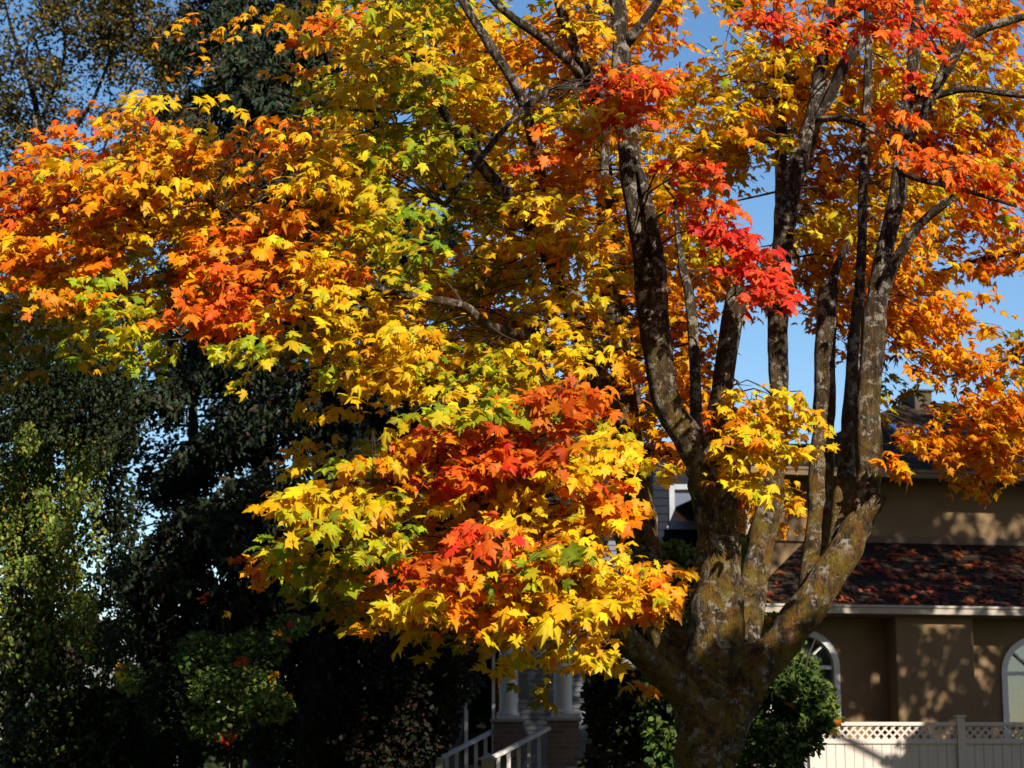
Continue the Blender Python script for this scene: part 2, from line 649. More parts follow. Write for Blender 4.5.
def spray(L, p, code, n=12, size=0.125, length=0.42, out_=None, face=0.55, alt=None, wide=0.22):
    """one leafy shoot: leaves hang in pairs along a drooping twig"""
    p = np.array(p, float)
    if out_ is None:
        o = np.array([p[0] - TRUNK_XY[0], p[1] - TRUNK_XY[1], 0.0])
        o = o / max(0.5, np.linalg.norm(o)) + R.normal(0, 0.45, 3) * (1, 1, 0)
    else:
        o = np.array(out_, float) + R.normal(0, 0.4, 3) * (1, 1, 0.3)
    o = o / max(1e-6, np.linalg.norm(o))
    ax = norm(o + np.array([0, 0, R.uniform(-0.75, 0.05)]))
    lat = norm(np.cross(ax, [0, 0, 1.0]))
    t = R.uniform(-0.5, 0.6, n)
    sd = R.choice([-1, 1], n) * R.uniform(0.03, wide, n)
    pos = p + ax * (t * length)[:, None] + lat * sd[:, None] + np.array([0, 0, 1.0]) * (R.normal(0, 0.035, n) - 0.22 * np.abs(sd) - 0.12 * t * t)[:, None]
    nr = norm(o * face * 0.6 + np.array([0, 0, 0.55]) + Snp * face + R.normal(0, 0.42, (n, 3)))
    tp = lat * np.sign(sd)[:, None] * 0.55 + ax * 0.6 + np.array([0, 0, -0.75]) + R.normal(0, 0.35, (n, 3))
    sz = size * np.clip(R.normal(1.0, 0.24, n), 0.45, 1.5)
    c = pick(code, n)
    if alt:
        k = R.random(n) < 0.22
        c[k] = pick(alt, int(k.sum()))
    L.add(pos, nr, tp, sz, c)
    AX.append((p, ax * length))


AX = []


def stem_pts(lst):
    """(px, py, depth, width in px) -> world points with radii"""
    o = []
    for px, py, d, wd in lst:
        p = P(px, py, d)
        o.append((p.x, p.y, p.z, wd * d / F / 2))
    return o


# ================================================================== SETTING
def sheet(name, x0, x1, ys_zs, mat, nx=2):
    mb = MB()
    vs, fs = [], []
    xs = np.linspace(x0, x1, nx)
    for (y, z) in ys_zs:
        for x in xs:
            vs.append((x, y, z))
    for j in range(len(ys_zs) - 1):
        for i in range(nx - 1):
            fs.append((j * nx + i, j * nx + i + 1, (j + 1) * nx + i + 1, (j + 1) * nx + i))
    mb.add(vs, fs)
    o = mb.build(name, mat)
    o['kind'] = 'structure'
    return o


sheet('ground', -900, 900, [(-900, -0.02), (-8.0, -0.02), (13.0, -0.02), (16.0, 0.10), (22.0, 0.30), (33, 0.42), (45, 0.2), (60, -0.28), (100, -0.35), (1500, -0.35)], 'lawn', 3)
sheet('road', -400, 400, [(-5.0, 0.0), (10.4, 0.0)], 'asphalt')
mb = MB()
mb.box(-400, 400, 2.62, 2.74, 0.0, 0.004)
mb.box(-400, 400, 2.90, 3.02, 0.0, 0.004)
o = mb.build('road_marking', 'road_paint'); o['kind'] = 'structure'
mb = MB()
mb.box(-400, 400, 10.4, 10.62, -0.1, 0.135)
o = mb.build('kerb', 'concrete', bevel=0.02); o['kind'] = 'structure'
mb = MB()
mb.box(-400, 400, 12.6, 14.3, -0.1, 0.14)
o = mb.build('pavement', 'concrete'); o['kind'] = 'structure'
sheet('back_path', -60, 20, [(66.0, -0.27), (71.5, -0.28)], 'concrete')


# ================================================================== BROWN HOUSE (right)
HA = rad(11)
HO = P(815, 700, 31.0)
HO = Vector((HO.x, HO.y, 0.42))
brown = empty('brown_house', HO, HA, 'brown stucco two-storey house with arched windows and leaf-strewn dark shingle roof', 'house')
e = Vector((math.cos(HA), math.sin(HA), 0))
nin = Vector((-math.sin(HA), math.cos(HA), 0))


def HL(px, py, d):
    """local (s, z) of pixel on the house plane d metres behind the front wall"""
    u, v = (px - 512.0) / F, (384.0 - py) / F
    dr = Vector((u, cp - v * sp, sp + v * cp))
    t = ((HO + nin * d).dot(nin)) / dr.dot(nin)
    w_ = Vector((0, 0, CZ)) + dr * t
    return (w_ - HO).dot(e), w_.z - HO.z


def arch(x0, x1, z0, z1, inset=0.0, n=16):
    """outline with a round head; z1 = top of the arch"""
    r = (x1 - x0) / 2
    cx = (x0 + x1) / 2
    zs = z1 - r
    pts = [(x0 + inset, z0 + inset), (x1 - inset, z0 + inset)]
    for k in range(n + 1):
        a = math.pi * k / n
        pts.append((cx + (r - inset) * math.cos(a), zs + (r - inset) * math.sin(a)))
    return pts


def side_wall(mb, x, y0, y1, z0, z1):
    # the left flank stands a little out of square, running straight back from the street
    k = math.tan(HA) * 1.15
    a_, b_ = (x + 0.004, y0), (x + 0.004 + (y1 - y0) * k, y1)
    mb.add([(p[0] + t, p[1], z) for z in (z0, z1) for p, t in ((a_, 0), (a_, .2), (b_, .2), (b_, 0))],
           [(0, 3, 2, 1), (4, 5, 6, 7), (0, 1, 5, 4), (1, 2, 6, 5), (2, 3, 7, 6), (3, 0, 4, 7)])


def wall_with_arches(mb, x0, x1, z0, z1, y, holes, thick=0.22):
    """wall strip split into columns, each arched hole cut by building the pieces round it"""
    xs = x0
    for (a0, a1, b0, b1) in holes:
        mb.box(xs, a0, y, y + thick, z0, z1)
        mb.box(a0, a1, y, y + thick, z0, b0)
        r = (a1 - a0) / 2
        cx, zc = (a0 + a1) / 2, b1 - (a1 - a0) / 2
        n = 16
        low = [(cx - r * math.cos(math.pi * k / n), zc + r * math.sin(math.pi * k / n)) for k in range(n + 1)]
        for k in range(n):
            (p0, q0), (p1, q1) = low[k], low[k + 1]
            vs = [(p0, y, q0), (p1, y, q1), (p1, y, z1), (p0, y, z1), (p0, y + thick, q0), (p1, y + thick, q1), (p1, y + thick, z1), (p0, y + thick, z1)]
            mb.add(vs, [(0, 1, 2, 3), (7, 6, 5, 4), (0, 4, 5, 1)])
        xs = a1
    mb.box(xs, x1, y, y + thick, z0, z1)


zE = HL(900, 616, -0.45)[1]           # underside of the lower eave
sL = HL(764, 700, 0)[0]
sR = sL + 12.0
w1 = (HL(772, 700, 0)[0], HL(837, 700, 0)[0], 0.75, HL(815, 633, 0)[1])
w2 = (HL(1005, 700, 0)[0], HL(1005, 700, 0)[0] + (w1[1] - w1[0]), 0.75, HL(1030, 640, 0)[1])
mb = MB()
wall_with_arches(mb, sL, sR, 0, zE + 0.12, 0, [w1, w2])
side_wall(mb, sL, 0.222, 7.0, 0, zE + 0.12)
mb.build('wall', 'stucco', brown)
# chimney breast standing proud of the wall
c0, c1 = HL(898, 700, -0.42)[0], HL(976, 700, -0.42)[0]
mb = MB()
mb.box(c0, c1, -0.42, -0.003, 0, zE + 0.02)
mb.build('chimney_breast', 'stucco', brown, bevel=0.012)
for (a0, a1, b0, b1) in (w1, w2):
    wf = MB()
    wf.ring(arch(a0, a1, b0, b1, -0.05), arch(a0, a1, b0, b1, 0.045), -0.035, 0.10)
    frm = wf.build('window', 'white_trim', brown)
    cx = (a0 + a1) / 2
    r = (a1 - a0) / 2
    zs = b1 - r
    mt = MB()
    mt.box(a0 + 0.05, a1 - 0.05, 0.03, 0.075, zs - 0.03, zs + 0.03)
    mt.box(cx - 0.02, cx + 0.02, 0.032, 0.073, b0 + 0.05, zs - 0.031)
    for an in (45, 90, 135):
        mt.bar((cx + 0.05 * math.cos(rad(an)), 0.053, zs + 0.04 + 0.05 * math.sin(rad(an))), (cx + (r - 0.045) * math.cos(rad(an)), 0.053, zs + (r - 0.045) * math.sin(rad(an))), 0.036, 0.03)
    mt.build('muntin', 'white_trim', frm)
    gl = MB()
    gl.extrude_poly(arch(a0, a1, b0, b1, 0.04), 0.085, 0.092)
    gl.build('pane', 'glass', frm)
    ct = MB()
    nn = 60
    vs, fs = [], []
    for k in range(nn + 1):
        x = a0 + (a1 - a0) * k / nn
        yy = 0.17 + 0.018 * math.sin(k * 1.25)
        ztop = zs + math.sqrt(max(0, r * r - (x - cx) ** 2)) if abs(x - cx) < r else zs
        vs += [(x, yy, b0), (x, yy, ztop - 0.02)]
    for k in range(nn):
        fs.append((2 * k, 2 * k + 2, 2 * k + 3, 2 * k + 1))
    ct.add(vs, fs)
    ct.build('curtain', 'curtain', frm)
mb = MB()
mb.box(sL + 0.25, sR - 0.1, 0.5, 0.55, 0.02, zE)
mb.build('back_partition', 'dark_room', brown)

# lower roof: eave -0.5 in front, upper wall 2.1 m behind
DU = 2.1
zT = HL(950, 546, DU)[1]
zE2 = zE + 0.14
mb = MB()
x0, x1 = sL - 0.45, sR + 0.4
ln = math.hypot(DU + 0.5, zT - zE2)
hip = 1.9
vs = [(x0, -0.5, zE2), (x1, -0.5, zE2), (x1, DU, zT), (x0 + hip, DU, zT)]
mb.add(vs, [(0, 1, 2, 3)], [(x0, 0), (x1, 0), (x1, ln), (x0 + hip, ln)])
vs2 = [(x0, -0.5, zE2), (x0 + hip, DU, zT), (x0 + hip + 1.2, 7, zT), (x0 + 1.5, 7, zE2)]
mb.add(vs2, [(0, 1, 2, 3)], [(-0.5, 0), (DU, ln), (7, ln), (7, 0)])
lower_roof = mb.build('lower_roof', 'roof', brown)
md = lower_roof.modifiers.new('solid', 'SOLIDIFY'); md.thickness = 0.04; md.offset = 0
mb = MB()
mb.box(x0 - 0.02, x1, -0.62, -0.525, zE2 - 0.125, zE2 - 0.005)
mb.box(x0 - 0.02, x1, -0.64, -0.61, zE2 - 0.03, zE2 + 0.012)
mb.build('gutter', 'gutter', brown, bevel=0.012)
mb = MB()
mb.box(x0, x1, -0.50, -0.01, zE - 0.012, zE + 0.012)
mb.build('soffit', 'stucco_trim', brown)
# ridge flashing and skirting at the foot of the upper wall
# upper storey
sU = HL(742, 520, DU)[0]
zU = HL(900, 478, DU - 0.5)[1]
mb = MB()
mb.box(sU, sR, DU, DU + 0.2, zT - 1.2, zU + 0.2)
side_wall(mb, sU, DU + 0.202, 8.5, 0, zU + 0.2)
mb.build('upper_wall', 'stucco', brown)
mb = MB()
mb.box(sU - 0.03, sR, DU - 0.05, DU - 0.003, zT + 0.02, zT + 0.14)
mb.build('band', 'stucco_trim', brown, bevel=0.01)
zUE = zU + 0.1
rd = 3.6
zR = HL(930, 404, DU + rd)[1]
mb = MB()
xa, xb = HL(768, 478, DU - 0.55)[0], sR + 0.5
rl = HL(905, 404, DU + rd)[0]
sl = math.hypot(rd + 0.55, zR - zUE)
mb.add([(xa, DU - 0.55, zUE), (xb, DU - 0.55, zUE), (xb, DU + rd, zR), (rl, DU + rd, zR)], [(0, 1, 2, 3)], [(xa, 0), (xb, 0), (xb, sl), (rl, sl)])
mb.add([(xa, DU - 0.55, zUE), (rl, DU + rd, zR), (xa, DU + 2 * rd + 0.5, zUE)], [(0, 1, 2)], [(0, 0), (4, sl), (8, 0)])
mb.add([(rl, DU + rd, zR), (xb, DU + rd, zR), (xb, DU + 2 * rd + 0.5, zUE), (xa, DU + 2 * rd + 0.5, zUE)], [(0, 1, 2, 3)], [(rl, sl), (xb, sl), (xb, 0), (xa, 0)])
upper_roof = mb.build('upper_roof', 'roof', brown)
md = upper_roof.modifiers.new('solid', 'SOLIDIFY'); md.thickness = 0.05; md.offset = 0
mb = MB()
mb.box(xa, xb, DU - 0.68, DU - 0.58, zUE - 0.12, zUE + 0.0)
mb.box(xa, xb, DU - 0.70, DU - 0.67, zUE - 0.03, zUE + 0.02)
mb.build('upper_gutter', 'stucco_trim', brown, bevel=0.01)
mb = MB()
mb.box(xa, xb, DU - 0.575, DU - 0.01, zU - 0.012, zU + 0.014)
mb.build('upper_soffit', 'stucco_trim', brown)
# skylight
sx0, _ = HL(893, 434, DU + 1.2)
sx1, _ = HL(927, 434, DU + 1.2)
sl_n = Vector((0, -(zR - zUE), rd + 0.55)).normalized()
sl_u = Vector((0, rd + 0.55, zR - zUE)).normalized()


def roof_pt(x, t, h):
    b = Vector((x, DU - 0.55, zUE)) + sl_u * t + sl_n * h
    return b


_best = min(np.linspace(0.4, 4.2, 80), key=lambda t: abs(HL(900, 434, roof_pt(0, t, 0.1).y)[1] - roof_pt(0, t, 0.1).z))
t0, t1 = _best - 0.32, _best + 0.38
mb = MB()
vs = [roof_pt(x, t, h) for h in (0.02, 0.17) for (x, t) in ((sx0, t0), (sx1, t0), (sx1, t1), (sx0, t1))]
mb.add(vs, [(0, 1, 5, 4), (1, 2, 6, 5), (2, 3, 7, 6), (3, 0, 4, 7), (4, 5, 6, 7)])
skl = mb.build('skylight', 'black_metal', brown)
mb = MB()
vs = [roof_pt(x, t, h) for h in (0.175, 0.19) for (x, t) in ((sx0 + .03, t0 + .03), (sx1 - .03, t0 + .03), (sx1 - .03, t1 - .03), (sx0 + .03, t1 - .03))]
mb.add(vs, [(0, 1, 5, 4), (1, 2, 6, 5), (2, 3, 7, 6), (3, 0, 4, 7), (4, 5, 6, 7)])
mb.build('pane', 'skylight', skl)
mb = MB()
chx = HL(913, 404, DU + rd)[0]
mb.box(chx - 0.17, chx + 0.17, DU + rd - 0.5, DU + rd + 0.2, zR - 0.6, zR + 0.14)
mb.box(chx - 0.22, chx + 0.22, DU + rd - 0.55, DU + rd + 0.25, zR + 0.143, zR + 0.18)
mb.build('chimney', 'dark_wood', brown, bevel=0.01)
mb = MB()
dsx = HL(748, 500, DU - 0.1)[0]
mb.lathe((dsx, DU - 0.07, 1.2), [(0.055, 0), (0.055, zU - 1.25)], 10)
mb.build('downspout', 'gutter', brown)
# small upper window at the left corner
wx0, wz0 = HL(732, 520, DU)
# fallen leaves on lower roof
FL = Leaves()
nf = 760
xs_ = R.uniform(x0 + 0.3, sL + 6.2, nf)
tt_ = R.beta(1.0, 1.25, nf) * ln * 0.97
ru = np.array([0, DU + 0.5, zT - zE2]) / ln
rn = np.array([0, -(zT - zE2), DU + 0.5]) / ln
keep = xs_ > x0 + hip * tt_ / ln + 0.1
keep &= (np.array([mnoise.noise(Vector((a * 1.3, b * 1.8, 3.0))) for a, b in zip(xs_, tt_)]) + R.normal(0, 0.25, nf)) > -0.22
xs_, tt_ = xs_[keep], tt_[keep]
nf = len(xs_)
pl = np.stack([xs_, np.full(nf, -0.5), np.full(nf, zE2)], 1) + ru * tt_[:, None] + rn * R.uniform(0.04, 0.07, nf)[:, None]
nl = rn + R.normal(0, 0.28, (nf, 3))
tl = R.normal(0, 1, (nf, 3))
rot = np.array(Matrix.Rotation(HA, 3, 'Z'))
FL.add(pl @ rot.T + np.array(HO), nl @ rot.T, tl @ rot.T, R.uniform(0.09, 0.16, nf), pick('fall', nf, 0.3))
o = FL.build('fallen_leaves', 'maple', 'maple_leaf')
tag(o, 'red-brown fallen maple leaves lying on the lower shingle roof', 'fallen leaves', None, 'stuff')
# fallen leaves in the lawn
FL = Leaves()
nf = 2600
pl = np.stack([R.uniform(-14, 14, nf), R.uniform(14.4, 28, nf), np.zeros(nf)], 1)
pl[:, 2] = np.interp(pl[:, 1], [13, 16, 22, 33], [-0.02, 0.10, 0.30, 0.42]) + 0.03
FL.add(pl, np.array([0, 0, 1.0]) + R.normal(0, 0.3, (nf, 3)), R.normal(0, 1, (nf, 3)), R.uniform(0.09, 0.15, nf), pick('o', nf, 0.3))
o = FL.build('leaf_litter', 'maple', 'maple_leaf')
tag(o, 'orange maple leaves scattered over the front lawns', 'leaf litter', None, 'stuff')

# ================================================================== FENCE (right, in front of the brown house)
FA = rad(3)
FD = 29.3
FO = P(812, 722, FD)
fence = empty('lattice_fence', (FO.x, FO.y, 0.38), FA, 'cream painted board fence with lattice top in front of the brown house', 'fence')
zt = P(812, 722, FD).z - 0.38
zl = P(812, 741, FD).z - 0.38
pxm = P(962, 722, FD).x - FO.x


def fence_bay(xa_, xb_):
    mb = MB()
    x = xa_
    wv = 0.135
    while x < xb_ - 0.02:
        xe = min(x + wv, xb_)
        mb.box(x + 0.004, xe - 0.004, -0.012, 0.012, 0.05, zl - 0.041)
        x = xe
    mb.build('board_panel', 'cream_fence', fence)
    for za_, zb_ in ((zt - 0.055, zt), (zl - 0.04, zl + 0.03), (0.02, 0.05)):
        mb = MB()
        mb.box(xa_, xb_, -0.035, 0.035, za_, zb_)
        mb.build('rail', 'cream_fence', fence, bevel=0.006)
    mb = MB()
    za, zb = zl + 0.031, zt - 0.056
    h = zb - za
    st = 0.115
    k = xa_ - h
    while k < xb_:
        for sgn, yy in ((1, -0.008), (-1, 0.004)):
            q0, q1 = (k, k + h) if sgn > 0 else (k + h, k)
            a_, b_ = Vector((q0, yy, za)), Vector((q1, yy, zb))
            for lim, lo in ((xa_, True), (xb_, False)):
                d = b_ - a_
                if abs(d.x) > 1e-6:
                    tt = (lim - a_.x) / d.x
                    if 0 < tt < 1:
                        pt = a_ + d * tt
                        if (a_.x < lim) == lo:
                            a_ = pt
                        else:
                            b_ = pt
            if xa_ - 1e-4 <= min(a_.x, b_.x) and max(a_.x, b_.x) <= xb_ + 1e-4 and (b_ - a_).length > 0.02:
                mb.bar(a_, b_, 0.011, 0.027)
        k += st
    mb.build('lattice_panel', 'cream_fence', fence)


def fence_post(x, extra=0.07):
    mb = MB()
    mb.box(x - 0.055, x + 0.055, -0.055, 0.055, 0, zt + extra)
    mb.box(x - 0.075, x + 0.075, -0.075, 0.075, zt + extra, zt + extra + 0.028)
    mb.build('post', 'cream_fence', fence, bevel=0.004)


fence_bay(0.06, pxm - 0.058)
fence_bay(pxm + 0.058, 2 * pxm - 0.058)
fence_bay(2 * pxm + 0.058, 3 * pxm - 0.058)
fence_post(0.0, -0.03)
fence_post(pxm)
fence_post(2 * pxm)
fence_post(3 * pxm)

# dark side gate left of the fence, in shade behind the shrub
GO = P(738, 742, 29.5)
gate = empty('garden_gate', (GO.x, GO.y, 0.38), FA, 'dark brown board gate in shade beside the end of the cream fence', 'gate')
gw = FO.x - GO.x - 0.1
mb = MB()
k = 0.0
while k < gw - 0.05:
    mb.box(k + 0.004, min(gw, k + 0.13) - 0.004, 0, 0.022, 0.06, P(738, 741, 29.5).z - 0.38)
    k += 0.13
mb.build('board_panel', 'dark_wood', gate)
mb = MB()
mb.box(0, gw, -0.03, -0.002, 0.25, 0.34)
mb.box(0, gw, -0.03, -0.002, 1.02, 1.11)
mb.bar((0.05, -0.016, 0.36), (gw - 0.05, -0.016, 1.0), 0.028, 0.08)
mb.build('brace', 'dark_wood', gate)
mb = MB()
mb.box(gw - 0.12, gw - 0.08, -0.06, -0.031, 0.95, 1.1)
mb.build('latch', 'black_metal', gate)

# ================================================================== DARK GREY HOUSE (behind the maple)
GD = 38.0
g0 = P(654, 560, GD)
g1 = P(742, 560, GD)
grey = empty('grey_house', (g0.x, GD, 0.3), 0, 'dark slate grey house seen behind the mossy maple trunk', 'house')
gwid = g1.x - g0.x + 2.0
gz = P(654, 448, GD).z - 0.3
wa, wb = P(674, 522, GD), P(690, 489, GD)
wx0, wx1, wz0, wz1 = wa.x - g0.x, wb.x - g0.x + 0.1, wa.z - 0.3, wb.z - 0.3
mb = MB()
mb.box(0, wx0, 0, 0.2, 0, gz)
mb.box(wx1, gwid, 0, 0.2, 0, gz)
mb.box(wx0, wx1, 0, 0.2, 0, wz0)
mb.box(wx0, wx1, 0, 0.2, wz1, gz)
mb.box(0, 0.2, 0.203, 8, 0, gz)
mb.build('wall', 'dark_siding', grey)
mb = MB()
sdz = 0.0
while sdz < gz - 0.2:
    for (xa_, xb_) in ((0.0, wx0 - 0.09), (wx1 + 0.09, gwid)):
        mb.add([(xa_, -0.004, sdz + 0.15), (xb_, -0.004, sdz + 0.15), (xb_, -0.022, sdz), (xa_, -0.022, sdz)], [(0, 1, 2, 3)])
    sdz += 0.152
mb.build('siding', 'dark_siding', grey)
mb = MB()
fr = lambda i: [(wx0 + i, wz0 + i), (wx1 - i, wz0 + i), (wx1 - i, wz1 - i), (wx0 + i, wz1 - i)]
mb.ring(fr(-0.085), fr(0.015), -0.05, 0.06)
wnd = mb.build('window', 'stone_cap', grey)
mb = MB()
mb.extrude_poly(fr(0.01), 0.03, 0.04)
mb.build('pane', 'skylight', wnd)
mb = MB()
mb.box(wx0 - 0.14, wx1 + 0.14, -0.12, -0.05, wz0 - 0.15, wz0 - 0.088)
mb.build('sill', 'stone_cap', wnd)
mb = MB()
mb.add([(-0.3, -0.22, gz - 0.03), (gwid + 0.5, -0.22, gz - 0.03), (gwid + 0.5, 4, gz + 0.6), (-0.3, 4, gz + 0.6)], [(0, 1, 2, 3)], [(0, 0), (gwid, 0), (gwid, 5), (0, 5)])
mb.add([(-0.3, 4, gz + 0.6), (gwid + 0.5, 4, gz + 0.6), (gwid + 0.5, 8.6, gz - 0.05), (-0.5, 8.6, gz - 0.05)], [(0, 1, 2, 3)], [(0, 5), (gwid, 5), (gwid, 0), (0, 0)])
o = mb.build('roof', 'roof', grey)
md = o.modifiers.new('solid', 'SOLIDIFY'); md.thickness = 0.08

# ================================================================== PORCH HOUSE (left of the trunk)
PD = 28.8
p1 = P(508, 720, 29.3)
p2 = P(563, 720, 28.2)
GZ = 0.40
porch = empty('porch_house', (p1.x, p1.y, GZ), 0, 'grey clapboard house with white porch columns on brick pedestals', 'house')
O3 = Vector((p1.x, p1.y, GZ))
q1 = Vector((0, 0, 0))
q2 = Vector((p2.x - p1.x, p2.y - p1.y, 0))
axw = q2.normalized()                                     # along the porch edge, away to the near right
axs = Vector((axw.y, -axw.x, 0))                          # down the stairs
if axs.x > 0:
    axs = -axs
zped = P(508, 719, 29.3).z - GZ
zcol = P(508, 545, 29.3).z - GZ
for q in (q1, q2):
    mb = MB()
    a = 0.215
    mb.box(q.x - a, q.x + a, q.y - a, q.y + a, 0, zped - 0.05)
    pd_ = mb.build('pedestal', 'brick', porch)
    mb = MB()
    mb.box(q.x - a - .04, q.x + a + .04, q.y - a - .04, q.y + a + .04, zped - 0.048, zped)
    mb.build('cap', 'stone_cap', pd_, bevel=0.01)
    mb = MB()
    rr = 0.128
    mb.box(q.x - .17, q.x + .17, q.y - .17, q.y + .17, zped + 0.001, zped + 0.05)
    mb.lathe((q.x, q.y, zped), [(rr + .035, 0.051), (rr + .04, 0.08), (rr + .02, 0.10), (rr, 0.13), (rr * 1.0, 1.0), (rr * .88, zcol - zped - 0.2), (rr, zcol - zped - 0.16), (rr + .04, zcol - zped - 0.1), (rr + .04, zcol - zped - .002)], 24)
    mb.build('column', 'white_trim', porch, smooth=False)
mb = MB()
mb.bar(q1 - axw * 0.6 + Vector((0, 0, zcol + 0.15)), q2 + axw * 0.3 + Vector((0, 0, zcol + 0.15)), 0.3, 0.3)
mb.build('beam', 'white_trim', porch)
zdeck = 1.0
bk = -axs
mb = MB()
A_ = q1 - axw * 0.5 + axs * 0.2
B_ = q2 + axw * 0.35 + axs * 0.2
C_ = B_ + bk * 1.3
D_ = A_ + bk * 1.3


def prism(mb, pts, z0, z1):
    n = len(pts)
    mb.add([(p.x, p.y, z0) for p in pts] + [(p.x, p.y, z1) for p in pts],
           [tuple(range(n)), tuple(range(n, 2 * n))] + [(i, (i + 1) % n, n + (i + 1) % n, n + i) for i in range(n)])


prism(mb, [A_, B_, C_, D_], zdeck - 0.12, zdeck)
mb.build('porch_deck', 'concrete', porch)
mb = MB()
prism(mb, [A_ - axw * .3 + axs * .3, B_ + axw * .1 + axs * .3, C_ + axw * .1, D_ - axw * .3], zcol + 0.302, zcol + 0.36)
mb.build('porch_roof', 'roof', porch)
# facade parallel to the porch edge, 2 m behind it, plus a wall facing the street on the right
FW = q1 + bk * 1.7
mb = MB()


def facade_pt(s, d, z):
    p = FW + axw * s - bk * d
    return (p.x, p.y, z)


def clap(mb, s0, s1, z0, z1, step=0.10):
    z = z0
    while z < z1 - 1e-6:
        zt_ = min(z + step, z1)
        mb.add([facade_pt(s0, 0.018, z), facade_pt(s1, 0.018, z), facade_pt(s1, 0.003, zt_), facade_pt(s0, 0.003, zt_), facade_pt(s0, -0.1, z), facade_pt(s1, -0.1, z), facade_pt(s1, -0.1, zt_), facade_pt(s0, -0.1, zt_)],
               [(0, 1, 2, 3), (0, 1, 5, 4), (4, 5, 6, 7), (0, 3, 7, 4), (1, 2, 6, 5)])
        z = zt_


# street-facing clapboard wall and door placed by plan coordinates
mbw = MB()
wy = 31.6 - O3.y


def xw(px, y=31.6):
    return P(px, 700, y).x - O3.x


def clapx(mb, x0, x1, z0, z1, y, step=0.085):
    z = z0
    while z < z1 - 1e-6:
        zt_ = min(z + step, z1)
        mb.add([(x0, y - .02, z), (x1, y - .02, z), (x1, y - .003, zt_), (x0, y - .003, zt_), (x0, y + .1, z), (x1, y + .1, z), (x1, y + .1, zt_), (x0, y + .1, zt_)],
               [(0, 1, 2, 3), (0, 1, 5, 4), (4, 5, 6, 7), (0, 3, 7, 4), (1, 2, 6, 5)])
        z = zt_


clapx(mbw, xw(517.5), xw(640), 0, zcol + 0.3, wy)
clapx(mbw, xw(330), xw(466), 0, zcol + 0.3, wy)
clapx(mbw, xw(466), xw(517.5), P(490, 628, 31.6).z - GZ, zcol + 0.3, wy)
clapx(mbw, xw(466), xw(517.5), 0, zdeck, wy)
mbw.build('wall', 'grey_siding', porch)
mb = MB()
mb.box(xw(330), xw(640), wy + 0.5, wy + 6, 0, zcol + 3)
mb.build('interior', 'dark_room', porch)
zdh = P(490, 628, 31.6).z - GZ
mb = MB()
mb.box(xw(492), xw(495), wy - 0.06, wy + 0.02, zdeck, zdh)
mb.box(xw(514.5), xw(518.5), wy - 0.06, wy + 0.02, zdeck, zdh)
mb.box(xw(464.5), xw(468), wy - 0.06, wy + 0.02, zdeck, zdh)
mb.box(xw(464.5), xw(518.5), wy - 0.062, wy + 0.02, zdh + .001, zdh + 0.09)
mb.build('door_trim', 'white_trim', porch)
mb = MB()
mb.box(xw(468) + .005, xw(492) - .005, wy + 0.03, wy + 0.07, zdeck, zdh - 0.01)
dr = mb.build('door', 'dark_room', porch)
mb = MB()
mb.box(xw(470.5), xw(489.5), wy + 0.012, wy + 0.028, zdeck + 0.5, zdh - 0.18)
mb.build('pane', 'glass', dr)
mb = MB()
mb.lathe((xw(489.5) + .03, wy + 0.01, zdeck + 0.95), [(0.02, -0.03), (0.032, 0), (0.02, 0.03)], 10)
mb.build('handle', 'black_metal', dr)
mb = MB()
mb.box(xw(496), xw(514), wy + 0.03, wy + 0.06, zdeck + 0.2, zdh - 0.01)
mb.build('side_light', 'glass', porch)
mb = MB()
mb.add([(xw(320), wy - 2.3, zcol + 0.37), (xw(640), wy - 2.3, zcol + 0.37), (xw(640), wy + 4, zcol + 3.2), (xw(320), wy + 4, zcol + 3.2)], [(0, 1, 2, 3)], [(0, 0), (5, 0), (5, 6), (0, 6)])
o = mb.build('roof', 'roof', porch)
# stairs and railings, descending towards the near left
nst = 5
mb = MB()
wid0, wid1 = 0.12, q2.length - 0.12
for k in range(nst):
    a0 = q1 + axw * wid0 + axs * (0.22 + 0.28 * k)
    pts = [a0, a0 + axs * 0.28, a0 + axs * 0.28 + axw * (wid1 - wid0), a0 + axw * (wid1 - wid0)]
    prism(mb, pts, 0, zdeck - 0.165 * (k + 1))
mb.build('stairs', 'concrete', porch)


def to_local(p):
    return p - O3


for (a_, b_, nd) in (((495, 730, 29.2), (437, 760, 28.5), 29), ((549, 728, 28.0), (488, 760, 27.3), 28)):
    A = to_local(P(*a_))
    B = to_local(P(*b_))
    mb = MB()
    mb.bar(A, B, 0.075, 0.05)
    low = Vector((0, 0, -0.68))
    mb.bar(A + low, B + low, 0.06, 0.05)
    rl_ = mb.build('railing', 'white_trim', porch)
    nb = 6
    for k in range(1, nb):
        pt = A.lerp(B, k / nb)
        bb = MB()
        bb.box(pt.x - .026, pt.x + .026, pt.y - .026, pt.y + .026, pt.z - .66, pt.z - .02)
        bb.build('baluster', 'white_trim', rl_)
    nw = MB()
    nw.box(B.x - .085, B.x + .085, B.y - .085, B.y + .085, 0, B.z - 0.0)
    nw.box(B.x - .125, B.x + .125, B.y - .125, B.y + .125, B.z, B.z + 0.03)
    nw.add([(B.x - .1, B.y - .1, B.z + .03), (B.x + .1, B.y - .1, B.z + .03), (B.x + .1, B.y + .1, B.z + .03), (B.x - .1, B.y + .1, B.z + .03), (B.x, B.y, B.z + .1)], [(0, 1, 4), (1, 2, 4), (2, 3, 4), (3, 0, 4)])
    nw.build('newel_post', 'white_trim', porch)

